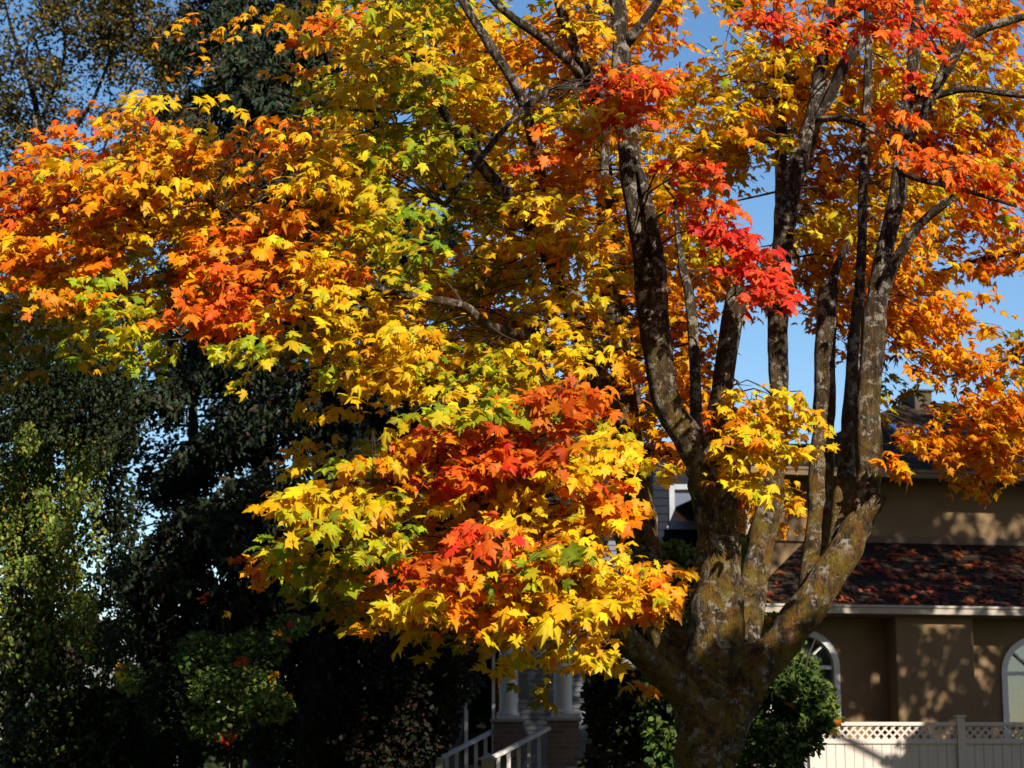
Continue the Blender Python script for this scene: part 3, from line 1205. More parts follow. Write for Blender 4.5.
# low garden wall with pale cap right of the porch
lw = P(585, 738, 26.5)
gwall = empty('garden_wall', (lw.x, 26.5, 0.34), rad(-6), 'low dark stone garden wall with a pale flat cap right of the porch', 'wall')
lh = P(600, 740, 26.5).z - 0.34
mb = MB(); mb.box(0, 0.95, 0, 0.35, 0, lh - 0.05); mb.build('masonry', 'stone_wall', gwall, bevel=0.01)
mb = MB(); mb.box(-0.03, 0.98, -0.03, 0.38, lh - 0.048, lh); mb.build('cap', 'stone_cap', gwall, bevel=0.01)

# ================================================================== FAR HOUSE (lower left)
FHD = 62.0
fo = P(60, 700, FHD)
far = empty('far_house', (fo.x, FHD, -0.3), rad(-8), 'distant pale gabled house glimpsed between the dark left trees', 'house')
fzw = P(100, 672, FHD).z + 0.3
mb = MB(); mb.box(-3.0, 2.6, 0, 6, 0, fzw); mb.build('wall', plain('far_wall', (0.10, 0.085, 0.07), .1, 2), far)
mb = MB()
gx = P(125, 660, FHD).x - fo.x
mb.extrude_poly([(gx - 1.0, fzw - 0.5), (gx + 1.0, fzw - 0.5), (gx + 1.0, fzw + 0.1), (gx, fzw + 1.0), (gx - 1.0, fzw + 0.1)], -0.8, -0.05)
mb.build('gable', plain('far_gable', (0.22, 0.21, 0.20), .1, 2), far)
mb = MB()
mb.add([(-3.4, -0.5, fzw), (3.2, -0.5, fzw), (3.2, 3, fzw + 1.7), (-3.4, 3, fzw + 1.7)], [(0, 1, 2, 3)], [(0, 0), (6, 0), (6, 4), (0, 4)])
mb.add([(-3.4, 3, fzw + 1.7), (3.2, 3, fzw + 1.7), (3.2, 6.5, fzw), (-3.4, 6.5, fzw)], [(0, 1, 2, 3)], [(0, 4), (6, 4), (6, 0), (0, 0)])
o = mb.build('roof', 'roof', far)
md = o.modifiers.new('solid', 'SOLIDIFY'); md.thickness = 0.1
for wx in (-1.6, 0.1):
    mb = MB(); mb.ring([(wx - .5, 1.0), (wx + .5, 1.0), (wx + .5, 2.3), (wx - .5, 2.3)], [(wx - .42, 1.08), (wx + .42, 1.08), (wx + .42, 2.22), (wx - .42, 2.22)], -0.06, -0.003)
    f_ = mb.build('window', 'white_trim', far)
    mb = MB(); mb.box(wx - .42, wx + .42, -0.03, -0.02, 1.08, 2.22); mb.build('pane', 'skylight', f_)


# ================================================================== PEOPLE (far, on the back path)
def person(loc, rz, coat, label, hair):
    t = empty('person', loc, rz, label, 'person')
    J = {  # joints: (x, y, z, r)
        'pel': (0, 0, 0.95, .125), 'wst': (0, 0, 1.12, .12), 'chs': (0, 0.0, 1.32, .135), 'nck': (0, -.01, 1.49, .055), 'hd0': (0, -.02, 1.57, .075), 'hd1': (0, -.02, 1.66, .095),
        'shl': (-.19, 0, 1.40, .06), 'ell': (-.25, .02, 1.13, .043), 'wrl': (-.24, -.06, .88, .03), 'hnl': (-.235, -.08, .79, .03),
        'shr': (.19, 0, 1.40, .06), 'elr': (.25, .02, 1.13, .043), 'wrr': (.24, -.06, .88, .03), 'hnr': (.235, -.08, .79, .03),
        'hpl': (-.095, 0, .88, .09), 'knl': (-.10, -.05, .5, .058), 'anl': (-.10, .06, .09, .04), 'tol': (-.11, -.09, .035, .035),
        'hpr': (.095, 0, .88, .09), 'knr': (.10, -.02, .5, .058), 'anr': (.10, -.02, .09, .04), 'tor': (.11, -.18, .035, .035)}
    E = [('pel', 'wst'), ('wst', 'chs'), ('chs', 'nck'), ('nck', 'hd0'), ('hd0', 'hd1'), ('chs', 'shl'), ('shl', 'ell'), ('ell', 'wrl'), ('wrl', 'hnl'), ('chs', 'shr'), ('shr', 'elr'), ('elr', 'wrr'), ('wrr', 'hnr'),
         ('pel', 'hpl'), ('hpl', 'knl'), ('knl', 'anl'), ('anl', 'tol'), ('pel', 'hpr'), ('hpr', 'knr'), ('knr', 'anr'), ('anr', 'tor')]
    ks = list(J)
    me = bpy.data.meshes.new('body')
    me.from_pydata([J[k][:3] for k in ks], [(ks.index(a), ks.index(b)) for a, b in E], [])
    o = link('body', me, None, t)
    md = o.modifiers.new('skin', 'SKIN')
    for i, k in enumerate(ks):
        me.skin_vertices[0].data[i].radius = (J[k][3], J[k][3])
    me.skin_vertices[0].data[0].use_root = True
    md2 = o.modifiers.new('sub', 'SUBSURF'); md2.levels = 1; md2.render_levels = 1
    tm = NT('person_' + hair)
    sep = tm.n('ShaderNodeSeparateXYZ')
    tm.l(tm.coord('Object'), sep.inputs[0])
    c = tm.ramp(tm.math('DIVIDE', sep.outputs[2], 2.0), [(0.0, (0.02, 0.02, 0.02)), (0.045, (0.03, 0.035, 0.05)), (0.40, coat), (0.755, (0.5, 0.3, 0.22))])
    tm.t.nodes[-1]
    for nd in tm.t.nodes:
        if nd.type == 'VALTORGB':
            nd.color_ramp.interpolation = 'CONSTANT'
    tm.base(c); tm.set(0.8, 0.2)
    me.materials.append(tm.m)
    mb = MB()
    mb.lathe((0, 0.005, 1.60), [(0.10, 0.0), (0.112, 0.06), (0.098, 0.12), (0.05, 0.165), (0.01, 0.175)], 14)
    mb.build('hair', plain('hair_' + hair, (0.02, 0.014, 0.01), .2), t, smooth=True)
    mb = MB()
    mb.lathe((0, 0, 0.82), [(0.17, 0), (0.165, .2), (0.15, .33), (0.185, .52), (0.16, .6), (0.075, .665)], 18)
    mb.build('jacket', plain('jacket_' + hair, coat, .12, 5, .8), t, smooth=True)
    return t


a = P(228, 760, 70.0)
person((a.x, 70.0, -0.37), rad(15), (0.05, 0.055, 0.05), 'person in a dark olive jacket, left of the two walkers under the trees', 'dark')
a = P(273, 760, 70.0)
person((a.x, 70.0, -0.30), rad(-20), (0.30, 0.42, 0.55), 'person in a pale blue jacket, right of the two walkers under the trees', 'brown')

# ================================================================== MAIN MAPLE
maple = empty('maple_tree', (TRUNK_XY[0], TRUNK_XY[1], 0.24), 0, 'large multi-stemmed maple with mossy trunk and blazing gold, orange and red crown', 'tree')


def flare(z, an):
    return max(0.0, (0.9 - z)) * 0.28 * (1 + 0.5 * math.sin(an * 5))


def limb(name, lst, sides=14, step=0.09, gnarl=0.13, wob=0.03, seed=None, parent=None, fl=None):
    mb = MB()
    q = tube(mb, stem_pts(lst), sides, step, gnarl, wob, seed if seed is not None else len(lst) * 1.7 + lst[0][0], fl)
    o = mb.build(name, 'maple_bark', parent or maple, smooth=True, world=True)
    LIMBS.append(np.array(q))
    return o


LIMBS = []
limb('trunk', [(704, 886, 20.0, 78), (705, 820, 20.0, 64), (706, 760, 20.0, 58), (707, 715, 20.0, 55), (712, 670, 19.95, 52), (716, 620, 19.9, 52), (719, 570, 19.85, 48),
               (716, 520, 19.8, 44), (708, 480, 19.75, 42), (699, 455, 19.72, 32)], 26, 0.06, 0.12, 0.0, 3.0, None, flare)
# left front stem
limb('limb', [(708, 478, 19.75, 34), (690, 442, 19.7, 31), (669, 405, 19.65, 30), (658, 350, 19.6, 30), (651, 300, 19.6, 30), (644, 250, 19.6, 27), (634, 195, 19.6, 24), (626, 135, 19.65, 22), (621, 80, 19.7, 20), (619, 30, 19.7, 18), (612, -40, 19.7, 16), (600, -140, 19.7, 11), (590, -230, 19.8, 5)], 18, 0.06)
limb('limb', [(660, 345, 19.62, 14), (659, 290, 19.5, 15), (654, 240, 19.45, 13), (646, 195, 19.45, 11), (640, 170, 19.5, 7)], 12)
limb('limb', [(706, 470, 19.72, 28), (716, 425, 19.6, 23), (724, 375, 19.55, 21), (731, 330, 19.5, 21), (736, 298, 19.5, 22), (737, 290, 19.5, 20)], 16, 0.06)
limb('limb', [(700, 470, 19.8, 18), (697, 420, 20.0, 13), (694, 360, 20.2, 12), (690, 300, 20.3, 11), (682, 260, 20.4, 8), (676, 200, 20.5, 5)], 12)
# fork of the left front stem
limb('limb', [(622, 125, 19.66, 15), (604, 104, 19.6, 15), (590, 80, 19.2, 13), (576, 50, 18.9, 12), (560, 10, 18.7, 11), (550, -50, 18.6, 8), (540, -110, 19.2, 4)], 12)
limb('limb', [(600, 98, 19.6, 12), (575, 70, 19.0, 11), (545, 40, 18.5, 10), (515, 18, 18.3, 9), (490, -5, 18.2, 8), (455, -45, 18.5, 5)], 12)
limb('limb', [(626, 44, 19.7, 12), (640, 26, 19.6, 10), (655, 5, 19.5, 9), (668, -20, 19.4, 7), (685, -70, 19.2, 4)], 10)
limb('limb', [(604, 180, 20.6, 9), (606, 100, 20.8, 10), (598, 40, 21.0, 13), (588, -10, 21.1, 11), (575, -80, 21.2, 6)], 10)
# dark back stems at left
limb('limb', [(703, 750, 20.1, 42), (688, 694, 20.35, 38), (658, 612, 20.7, 39), (644, 575, 20.85, 44), (636, 530, 21.1, 42), (630, 470, 21.3, 36), (624, 400, 21.5, 30), (618, 340, 21.6, 28), (612, 270, 21.7, 24), (604, 180, 21.8, 18), (598, 90, 21.9, 13), (590, -10, 22.0, 8)], 20)
limb('limb', [(628, 450, 21.3, 24), (608, 405, 21.0, 24), (592, 370, 20.8, 22), (576, 320, 20.5, 24), (564, 285, 20.3, 22), (545, 250, 19.6, 16), (520, 212, 19.0, 13), (492, 177, 18.6, 12), (460, 135, 18.4, 11), (438, 98, 18.2, 9), (418, 64, 18.0, 7), (402, 30, 17.9, 4)], 14)
limb('limb', [(566, 288, 20.3, 14), (552, 235, 19.6, 13), (540, 170, 19.0, 13), (528, 122, 18.7, 12), (512, 82, 18.5, 11), (484, 38, 18.4, 10), (460, -2, 18.4, 9), (430, -60, 18.5, 4)], 12)
limb('limb', [(705, 735, 20.0, 40), (688, 700, 19.8, 34), (657, 668, 19.4, 29), (626, 640, 19.0, 27), (602, 612, 18.7, 25), (578, 580, 18.4, 24), (545, 545, 18.0, 19), (500, 512, 17.5, 14), (440, 490, 17.1, 10), (380, 482, 16.9, 7), (320, 490, 16.8, 4)], 18, 0.06)
limb('limb', [(600, 395, 20.9, 12), (560, 350, 19.6, 11), (492, 326, 18.0, 10), (465, 306, 17.6, 9), (420, 297, 17.2, 8), (350, 280, 17.2, 6), (270, 240, 17.1, 5), (180, 190, 16.8, 4), (80, 190, 16.6, 2.5)], 10)
limb('limb', [(430, 100, 19.1, 7), (380, 110, 18.6, 6), (330, 105, 18.2, 4), (270, 90, 17.9, 2.5)], 8)
# pale broken branch crossing
limb('limb', [(582, 86, 19.0, 7), (555, 88, 18.6, 7), (535, 100, 18.4, 7), (512, 122, 18.2, 7), (490, 150, 18.1, 6.5), (470, 175, 18.0, 6), (446, 205, 17.9, 5)], 8)
# middle stem
limb('limb', [(722, 740, 20.1, 46), (738, 676, 20.35, 38), (747, 620, 20.6, 33), (757, 570, 20.8, 30), (767, 520, 20.9, 28), (774, 460, 21.0, 24), (778, 400, 21.0, 21), (778, 330, 21.0, 21), (781, 260, 21.0, 22), (786, 200, 20.95, 24), (796, 165, 20.9, 24), (807, 138, 20.9, 20), (815, 108, 20.85, 16), (821, 70, 20.8, 14), (829, 25, 20.8, 13), (836, -30, 20.8, 11), (848, -120, 20.8, 7), (855, -200, 20.9, 4)], 16, 0.07)
limb('limb', [(806, 140, 20.9, 18), (822, 108, 20.8, 15), (840, 72, 20.7, 14), (862, 38, 20.6, 12), (880, 10, 20.5, 10), (905, -40, 20.4, 7), (930, -100, 20.3, 4)], 12)
limb('limb', [(780, 260, 21.2, 12), (781, 150, 21.5, 12), (780, 80, 21.6, 13), (778, 30, 21.7, 13), (780, -20, 21.8, 10), (790, -100, 22, 5)], 10)
limb('limb', [(829, 28, 20.8, 9), (850, 14, 20.4, 8), (880, -2, 20.0, 7), (920, -25, 19.6, 5)], 8)
limb('limb', [(815, 120, 20.85, 8), (845, 118, 20.3, 7), (870, 128, 20.0, 6), (890, 142, 19.8, 5), (900, 155, 19.7, 4)], 8)
# right stem
limb('limb', [(716, 752, 20.0, 44), (742, 694, 19.95, 40), (770, 657, 19.95, 38), (803, 616, 19.95, 36), (830, 573, 19.95, 34), (853, 533, 19.95, 31), (866, 495, 20.0, 26), (869, 440, 20.0, 27), (869, 390, 20.0, 24), (872, 340, 20.0, 24), (876, 300, 20.0, 22), (885, 250, 20.0, 19), (895, 205, 20.0, 18), (901, 160, 20.05, 16), (906, 110, 20.1, 15), (914, 60, 20.1, 14), (920, 0, 20.2, 12), (925, -80, 20.3, 9), (935, -170, 20.4, 4)], 20, 0.06)
limb('limb', [(874, 318, 20.0, 16), (886, 285, 19.85, 12), (902, 252, 19.7, 11), (924, 222, 19.5, 10), (955, 198, 19.3, 8)], 10)
limb('limb', [(836, 566, 20.05, 24), (843, 490, 20.3, 19), (848, 420, 20.4, 15), (855, 340, 20.5, 13), (860, 280, 20.5, 11), (863, 200, 20.6, 10), (866, 120, 20.7, 9), (868, 50, 20.7, 8), (865, -30, 20.8, 5)], 12)
limb('limb', [(811, 602, 20.1, 26), (819, 520, 20.5, 26), (821, 450, 20.6, 24), (823, 390, 20.6, 22), (826, 330, 20.6, 22), (828, 296, 20.6, 21), (829, 286, 20.6, 18)], 16)
limb('limb', [(829, 300, 20.6, 11), (835, 272, 20.5, 9), (842, 255, 20.5, 7), (850, 240, 20.5, 5)], 8)
limb('limb', [(903, 150, 20.05, 10), (925, 110, 19.9, 11), (945, 70, 19.8, 12), (968, 38, 19.7, 10), (1000, 22, 19.6, 9), (1050, 10, 19.4, 6)], 12)
limb('limb', [(908, 100, 20.1, 9), (935, 96, 20.0, 9), (965, 88, 19.9, 8), (1000, 92, 19.8, 7), (1040, 98, 19.6, 5)], 10)
limb('limb', [(898, 168, 20.0, 8), (920, 180, 19.7, 7), (950, 186, 19.5, 6), (985, 196, 19.3, 4.5), (1015, 205, 19.1, 3)], 8)
limb('limb', [(885, 118, 19.9, 4), (905, 135, 19.8, 5), (930, 100, 19.7, 6), (945, 60, 19.7, 6)], 8)
# pruned-off knob at the fork, and the burl beside it
limb('knot', [(853, 536, 20.0, 20), (866, 514, 19.88, 20), (877, 501, 19.83, 17), (881, 497, 19.83, 12)], 14, 0.04, 0.22)
limb('knot', [(640, 545, 20.9, 26), (634, 530, 20.72, 22), (631, 524, 20.66, 15)], 14, 0.04, 0.2)

MAP = [
    "...ddd.dddryygyyooooyo.rrrrrrroo",  # 0
    ".....dd.dyoygyoyooooooy.ooorroyoo"[:32],
    "......d..oyydgyoygorroyyooooooyy"[:32] + "",
    "..rroo..oyyyggoyogrrroyyyooorroyy"[:32],
    "..roooooyoyyggyorrryyryyyoooorro",
    ".royoooyoyyydgyoorryyrryooooorrr",
    "rroyyodooyyygyggooyoyorr.oooyoor",
    "oooyoyrooyygggdyyooyyorrroeyoddd".replace('e', 'o'),
    "ooyoogrroooygdyyyooyooodprr.yood.."[:32],
    "uuugуurroyugyyuoyyyoodd.pp..oood."[:32],
    "uuugg..ugyuyyyooyyyodd....doddoo",
    ".u......uuyyygyygoyddd.d...ddoou",
    "..........gyyugygrryoddyy..du.oo",
    "..........uuoroogryyd.dyyy...ooo"[:32],
    "..........yyorrrooyod..dy..o.ddd",
    ".........yygyoooyyrr..dddd......",
    "........yoggoyymyyy.d...........",
    "........oogyyoomyyyy............",
    ".........uuoyooyyyyoo...........",
    "............yuuuyyyd............",
    ".................yydd...........",
    ".................u.dd...........",
    "................................",
]
RIGHT = ["oo.rrrrrrroo", "yoydddorryoo", "royyoddodyyy", "royyydorooyy", "yryyyddoorro", "yrry.ddorrrr", "oorr.ddoyorr", "oorp.ddydd.d",
         "oodppddodd..", "od.ppddddoo.", "dd....ddoddo", "dd.d....uddu", "dddy...uu.oo", "d..yy....ooo", "d..yyy.o.ddd", "..ddd......."]
MAP = [m.replace('\u0443', 'u').ljust(32, '.')[:32] for m in MAP]
MAP = [m[:20] + RIGHT[i] if i < len(RIGHT) else m for i, m in enumerate(MAP)]

for i_, m in enumerate(MAP):
    m = list(m)
    for j_ in range(32):
        if m[j_] == 'p':
            m[j_] = '.' if j_ > 23 else 'o'
        elif m[j_] == 'r':
            if j_ < 13:
                m[j_] = 'q'
            elif j_ < 20 and i_ < 8:
                m[j_] = 'r' if (i_, j_) in ((3, 19), (2, 19)) else 'o'
            elif j_ >= 28 and i_ > 1:
                m[j_] = 'q'
            elif j_ >= 20 and i_ > 1:
                m[j_] = 'r' if (i_, j_) in ((3, 20), (2, 20)) else 'y'
    if i_ in (11, 12, 13) :
        m[27] = m[28] = '.' if i_ == 13 else 'u'
    if i_ >= 15:
        m[7] = m[8] = '.'
    if i_ == 1:
        m[27] = 'o'
    if i_ in (13, 14):
        m[25] = '.'
    if 1 <= i_ <= 8:
        for j_ in range(20, 32):
            if m[j_] in 'do' and R.random() < 0.45:
                m[j_] = 'y'
    if i_ in (12, 13):
        m[10] = m[11] = '.'
        m[12] = 'g'
    if i_ == 11:
        m[8] = m[9] = '.'
    if i_ in (14, 15):
        m[20] = '.'
    if i_ == 14:
        m[27] = m[24] = m[29] = '.'
    if i_ >= 12:
        for j_ in range(12, 20):
            if m[j_] in 'rqm':
                m[j_] = 'r' if (i_, j_) in ((12, 17), (12, 18), (13, 14), (13, 17), (14, 13), (14, 14), (14, 15), (16, 15), (17, 15)) else 'o'
            elif m[j_] == 'o' and R.random() < .4:
                m[j_] = 'y'
    for j_ in range(20):
        if m[j_] == 'o' and R.random() < (.35 if j_ > 9 else .2):
            m[j_] = 'y'
        elif m[j_] == 'y' and R.random() < .14:
            m[j_] = 'g'
    MAP[i_] = ''.join(m)
crown = Leaves()
red = Leaves()
pink = Leaves()
RED_CELLS = []
centres = []


HOLES = [(716, 14, 34, 28), (752, 200, 24, 40), (768, 345, 40, 44), (806, 360, 22, 50), (1006, 288, 34, 30), (948, 252, 26, 18), (598, 392, 14, 26), (660, 42, 12, 12),
         (838, 392, 10, 22), (672, 500, 40, 34), (630, 540, 22, 40), (552, 270, 12, 12), (395, 415, 34, 26), (310, 395, 40, 45), (135, 25, 40, 30), (230, 60, 30, 22), (250, 130, 30, 14), (520, 15, 16, 14), (430, 230, 16, 18), (960, 285, 16, 12)]


def in_hole(px, py):
    return any(((px - a_) / (b_ + 10)) ** 2 + ((py - c_) / (d_ + 8)) ** 2 < 1 for a_, c_, b_, d_ in HOLES)


def front_depth(px, py):
    if px < 420:
        d = 17.4 - 0.5 * math.sin(px / 130.0)
        if py > 400:
            d = 17.2
    elif px < 590:
        d = 19.2 if py < 330 else (18.3 if py < 400 else 17.3)
    elif px < 700 and py < 400:
        d = 22.2
    elif px < 700 and py > 430:
        d = 17.8
    else:
        d = 21.8
    return d


for rI, row in enumerate(MAP):
    for cI, ch in enumerate(row):
        if ch == '.':
            continue
        right = cI >= 20 and rI < 16
        thin = rI < 4 and cI < 10
        for rep in range(1 if (right and ch in 'rp') else ((0 if R.random() < 0.35 else 1) if ch == 'u' and rI < 15 else 2 if R.random() < (0.65 if cI >= 20 else 0.4) else 1)):
            px = (cI + 0.5) * 32 + R.normal(0, 11)
            py = (rI + 0.5) * 32 + R.normal(0, 10)
            if in_hole(px, py):
                continue
            d = front_depth(px, py) + R.normal(0, 0.5) + (0.5 if R.random() < 0.3 else 0)
            code = ch
            if ch == 'd':
                d = R.uniform(21.4, 23.2) if px > 420 else 19.5
            if ch == 'u':
                d += 0.9
            tgt = crown
            if ch in 'rp' and px > 500:
                d = 18.7 + R.normal(0, 0.2)
                if py > 380 and px < 660:
                    d = 17.0 + R.normal(0, 0.15)
                    code = R.choice(['m', 'm', 'q', 'o'])
                if px > 800:
                    d = 19.0 + R.normal(0, 0.25)
                tgt = red
            if px > 640 and px < 720 and 540 < py < 640:
                d = 17.9
            if 720 < px < 830 and 385 < py < 480 and ch == 'y':
                d = 19.2
                code = 'o' if R.random() < 0.4 else 'y'
            if 875 < px < 905 and 445 < py < 480 and ch == 'o':
                d = 19.7
            p = np.array(P(px, py, d))
            ov = None
            low = py > 390 and px < 720
            if px < 600 and not low and R.random() < 0.12:
                continue
            for q in range(1 if (thin or rI >= 19) else (3 if low else 5)):
                sg = 0.125 if low else 0.135
                pq = p + R.normal(0, 1, 3) * np.array([sg * 1.2, sg, sg * 0.8])
                spray(tgt, pq, code, 13 if ch not in 'u' else 8, R.uniform(0.108, 0.145) if low else R.uniform(0.088, 0.118))
                centres.append(pq)
# drooping edge of the front sprays
for (px, py, rx, ry, d, code, n) in [
    (748, 252, 17, 20, 18.7, 'p', 6), (728, 224, 15, 17, 18.7, 'p', 5), (708, 198, 14, 16, 18.7, 'r', 4), (686, 170, 15, 14, 18.7, 'r', 4), (768, 286, 12, 16, 18.65, 'p', 6), (545, 160, 26, 16, 18.4, 'q', 4), (570, 135, 20, 14, 18.4, 'q', 3), (890, 120, 22, 14, 19.2, 'q', 4), (930, 165, 40, 18, 19.2, 'q', 6), (990, 175, 30, 16, 19.2, 'r', 5), (762, 20, 18, 18, 18.9, 'r', 5),
    (235, 305, 26, 20, 17.0, 'q', 7), (205, 250, 26, 26, 17.0, 'o', 7), (70, 200, 36, 30, 16.9, 'o', 8), (110, 235, 44, 40, 16.9, 'y', 12), (160, 160, 44, 26, 16.9, 'o', 10),
    (20, 255, 26, 40, 16.8, 'o', 9), (290, 250, 50, 46, 17.0, 'o', 14), (380, 340, 36, 40, 17.4, 'y', 14), (350, 370, 20, 18, 17.3, 'g', 4),
    (560, 400, 24, 16, 16.9, 'm', 5), (470, 432, 30, 14, 16.9, 'm', 6), (535, 440, 30, 14, 16.95, 'm', 4), (450, 465, 50, 18, 17.0, 'q', 6), (430, 560, 22, 16, 16.9, 'm', 4), (560, 520, 60, 24, 17.0, 'y', 9), (598, 485, 16, 14, 17.0, 'q', 4),
    (560, 570, 60, 40, 17.1, 'y', 22), (640, 585, 46, 22, 17.4, 'o', 12), (480, 590, 50, 28, 17.0, 'o', 12), (350, 490, 50, 36, 16.9, 'y', 14), (340, 550, 60, 26, 17.0, 'g', 10),
    (410, 600, 14, 12, 16.8, 'y', 3), (532, 618, 12, 14, 16.8, 'y', 3), (585, 640, 12, 16, 16.8, 'y', 3), (540, 550, 26, 20, 16.9, 'm', 5),
    (768, 435, 26, 22, 19.1, 'y', 6), (890, 459, 8, 6, 19.6, 'o', 2), (105, 300, 40, 24, 17.2, 'g', 6), (135, 320, 18, 14, 17.0, 'g', 3),
    (645, 100, 26, 15, 18.6, 'r', 6)]:
    for k in range(n):
        a_, r_ = R.uniform(0, 6.283), math.sqrt(R.random())
        p = P(px + rx * r_ * math.cos(a_), py + ry * r_ * math.sin(a_), d + R.normal(0, 0.15))
        spray(red if code in 'rpmq' else crown, p, code, 15, 0.132 if py > 390 else 0.108, 0.42 if rx > 11 else 0.2, wide=0.22 if rx > 11 else 0.12)
        centres.append(np.array(p))
# inner and back fill of the crown
for k in range(900):
    px = R.uniform(330, 1010)
    py = R.uniform(-20, 430)
    cI, rI = int(px // 32), int(max(0, py) // 32)
    ch = MAP[rI][min(31, cI)]
    if ch == '.':
        continue
    if in_hole(px, py):
        continue
    d = R.uniform(20.6, 23.2) if px > 600 else R.uniform(19.0, 22.5)
    if px > 880 and py > 330:
        continue
    p = P(px, py, d)
    spray(crown, p, 'd' if ch in 'rpod' else R.choice(['y', 'y', 'd', 'g']), 13, 0.118, face=0.3)
    centres.append(np.array(p))
# crown above the picture
for k in range(340):
    a_ = R.uniform(0, 6.283)
    rr = 5.2 * math.sqrt(R.random())
    z = R.uniform(8.6, 13.6)
    x, y = 2.9 + rr * math.cos(a_) * 1.0, 23.6 + rr * math.sin(a_) * 0.62
    if ((z - 8.6) / 5.6) ** 2 + (rr / 5.4) ** 2 > 1.05:
        continue
    if z < CZ + y * 0.372 + 0.3 and abs(x) < y * 0.256 + 0.4:
        continue
    if x < 1.2 and z > 8.4 and y < 21.5:
        continue
    spray(crown, (x, y, z), R.choice(['y', 'o', 'd', 'g']), 11, 0.14, face=0.4)
    centres.append(np.array((x, y, z)))
# unseen overhang towards the street, added to dapple the upper sprays
for k in range(30):
    x, y, z = R.uniform(-1.6, 3.2), R.uniform(14.4, 16.4), R.uniform(8.0, 9.6)
    if z < CZ + y * 0.385 + 0.45:
        continue
    for q in range(3):
        pq = np.array((x, y, z)) + R.normal(0, .18, 3)
        spray(crown, pq, R.choice(['y', 'o', 'g']), 12, 0.14)
        centres.append(pq)

OR = (TRUNK_XY[0], TRUNK_XY[1], 0.24)
crown.build('crown', 'maple', 'maple_leaf', maple, (0.98, 0.93, 0.9), OR)
rs = red.build('leaf_sprays', 'maple', 'maple_leaf', maple, (1.0, 0.9, 0.9), OR)
rs['label'] = 'orange-red and scarlet leaf sprays'

# twigs joining sprays to the nearest limb
allp = np.concatenate(LIMBS)[:, :3]
allr = np.concatenate(LIMBS)[:, 3]
mbt = MB()
cs = [c for i, c in enumerate(centres) if R.random() < 0.34]
for i, c in enumerate(cs):
    dd = np.linalg.norm((allp - c) * np.array([1, 1, 1.25]) + np.array([0, 0, 0]), axis=1) + np.where(allp[:, 2] > c[2] + 0.3, 1.0, 0.0)
    j = int(np.argmin(dd))
    if dd[j] > 1.3:
        continue
    a_ = allp[j]
    mid = (a_ + c) / 2 + np.array([0, 0, 0.12 * dd[j]]) + R.normal(0, 0.08, 3)
    r0 = min(allr[j] * 0.5, 0.006 + 0.007 * dd[j])
    tube(mbt, [(*a_, r0), (*mid, r0 * 0.65), (*c, 0.0025)], 5, 0.22, 0, 0.05, i * 0.3)
for k, (p, a_) in enumerate(AX):
    if k % 3 == 0:
        q0, q1 = p - a_ * .7, p + a_ * .55
        tube(mbt, [(*q0, .006), (*(p + np.array([0, 0, .03])), .004), (*q1, .0015)], 4, .3, 0, .02, k)
AX.clear()
tw = mbt.build('twigs', 'twig', maple, world=True)
tw['kind'] = 'stuff'


# ================================================================== NEIGHBOUR MAPLES (right; two are unseen, added or shaped for shade)
def street_maple(x, y, label, blobs, edge=(), seed=1.0, codes=('o', 'd', 'y')):
    t = empty('maple_tree', (x, y, 0.2), 0, label, 'tree', 'street maples right of the big maple')
    mb = MB()
    tube(mb, [(x, y, 0.1, .30), (x + .05, y, 2.0, .22), (x, y + .1, 4.5, .17), (x - .1, y, max(7.5, max(b[2] for b in blobs) - 3), .1), (x, y, max(10.5, max(b[2] for b in blobs) + .6), .03)], 14, .15, .12, .05, seed)
    mb.build('trunk', 'maple_bark', t, smooth=True, world=True)
    L = Leaves()
    mb = MB()
    for (bx, by, bz, br, n) in blobs:
        tube(mb, [(x, y, max(2.5, bz - 2.2), .07), ((x + bx) / 2, (y + by) / 2, bz - .7, .05), (bx, by, bz, .02)], 8, .25, .1, .08, bx)
        for k in range(n):
            v = norm(R.normal(0, 1, 3)) * br * R.random() ** 0.4
            spray(L, np.array([bx, by, bz]) + v * np.array([1, 1, .8]), R.choice(codes), 12, .14, out_=(v[0], v[1], 0.1), face=.4)
    for (pts, code, n, spread) in edge:
        q = stem_pts(pts)
        tube(mb, [(x, y, q[0][2] - 0.8, .05)] + q, 7, .15, .08, .04, pts[0][1])
        for k in range(n):
            i = R.uniform(0.15, 1.0)
            jx = np.interp(i, np.linspace(0, 1, len(pts)), [p[0] for p in pts])
            jy = np.interp(i, np.linspace(0, 1, len(pts)), [p[1] for p in pts])
            dd = np.interp(i, np.linspace(0, 1, len(pts)), [p[2] for p in pts])
            spray(L, P(jx + R.normal(0, spread), jy + R.normal(0, spread * .7), dd + R.normal(0, .2)), R.choice(list(code)), 10, .128, out_=(-0.7, -0.5, 0), face=.3)
    mb.build('limbs', 'maple_bark', t, smooth=True, world=True)
    L.build('crown', 'maple', 'maple_leaf', t, (0.98, 0.93, 0.9), (x, y, 0.2))
    return t


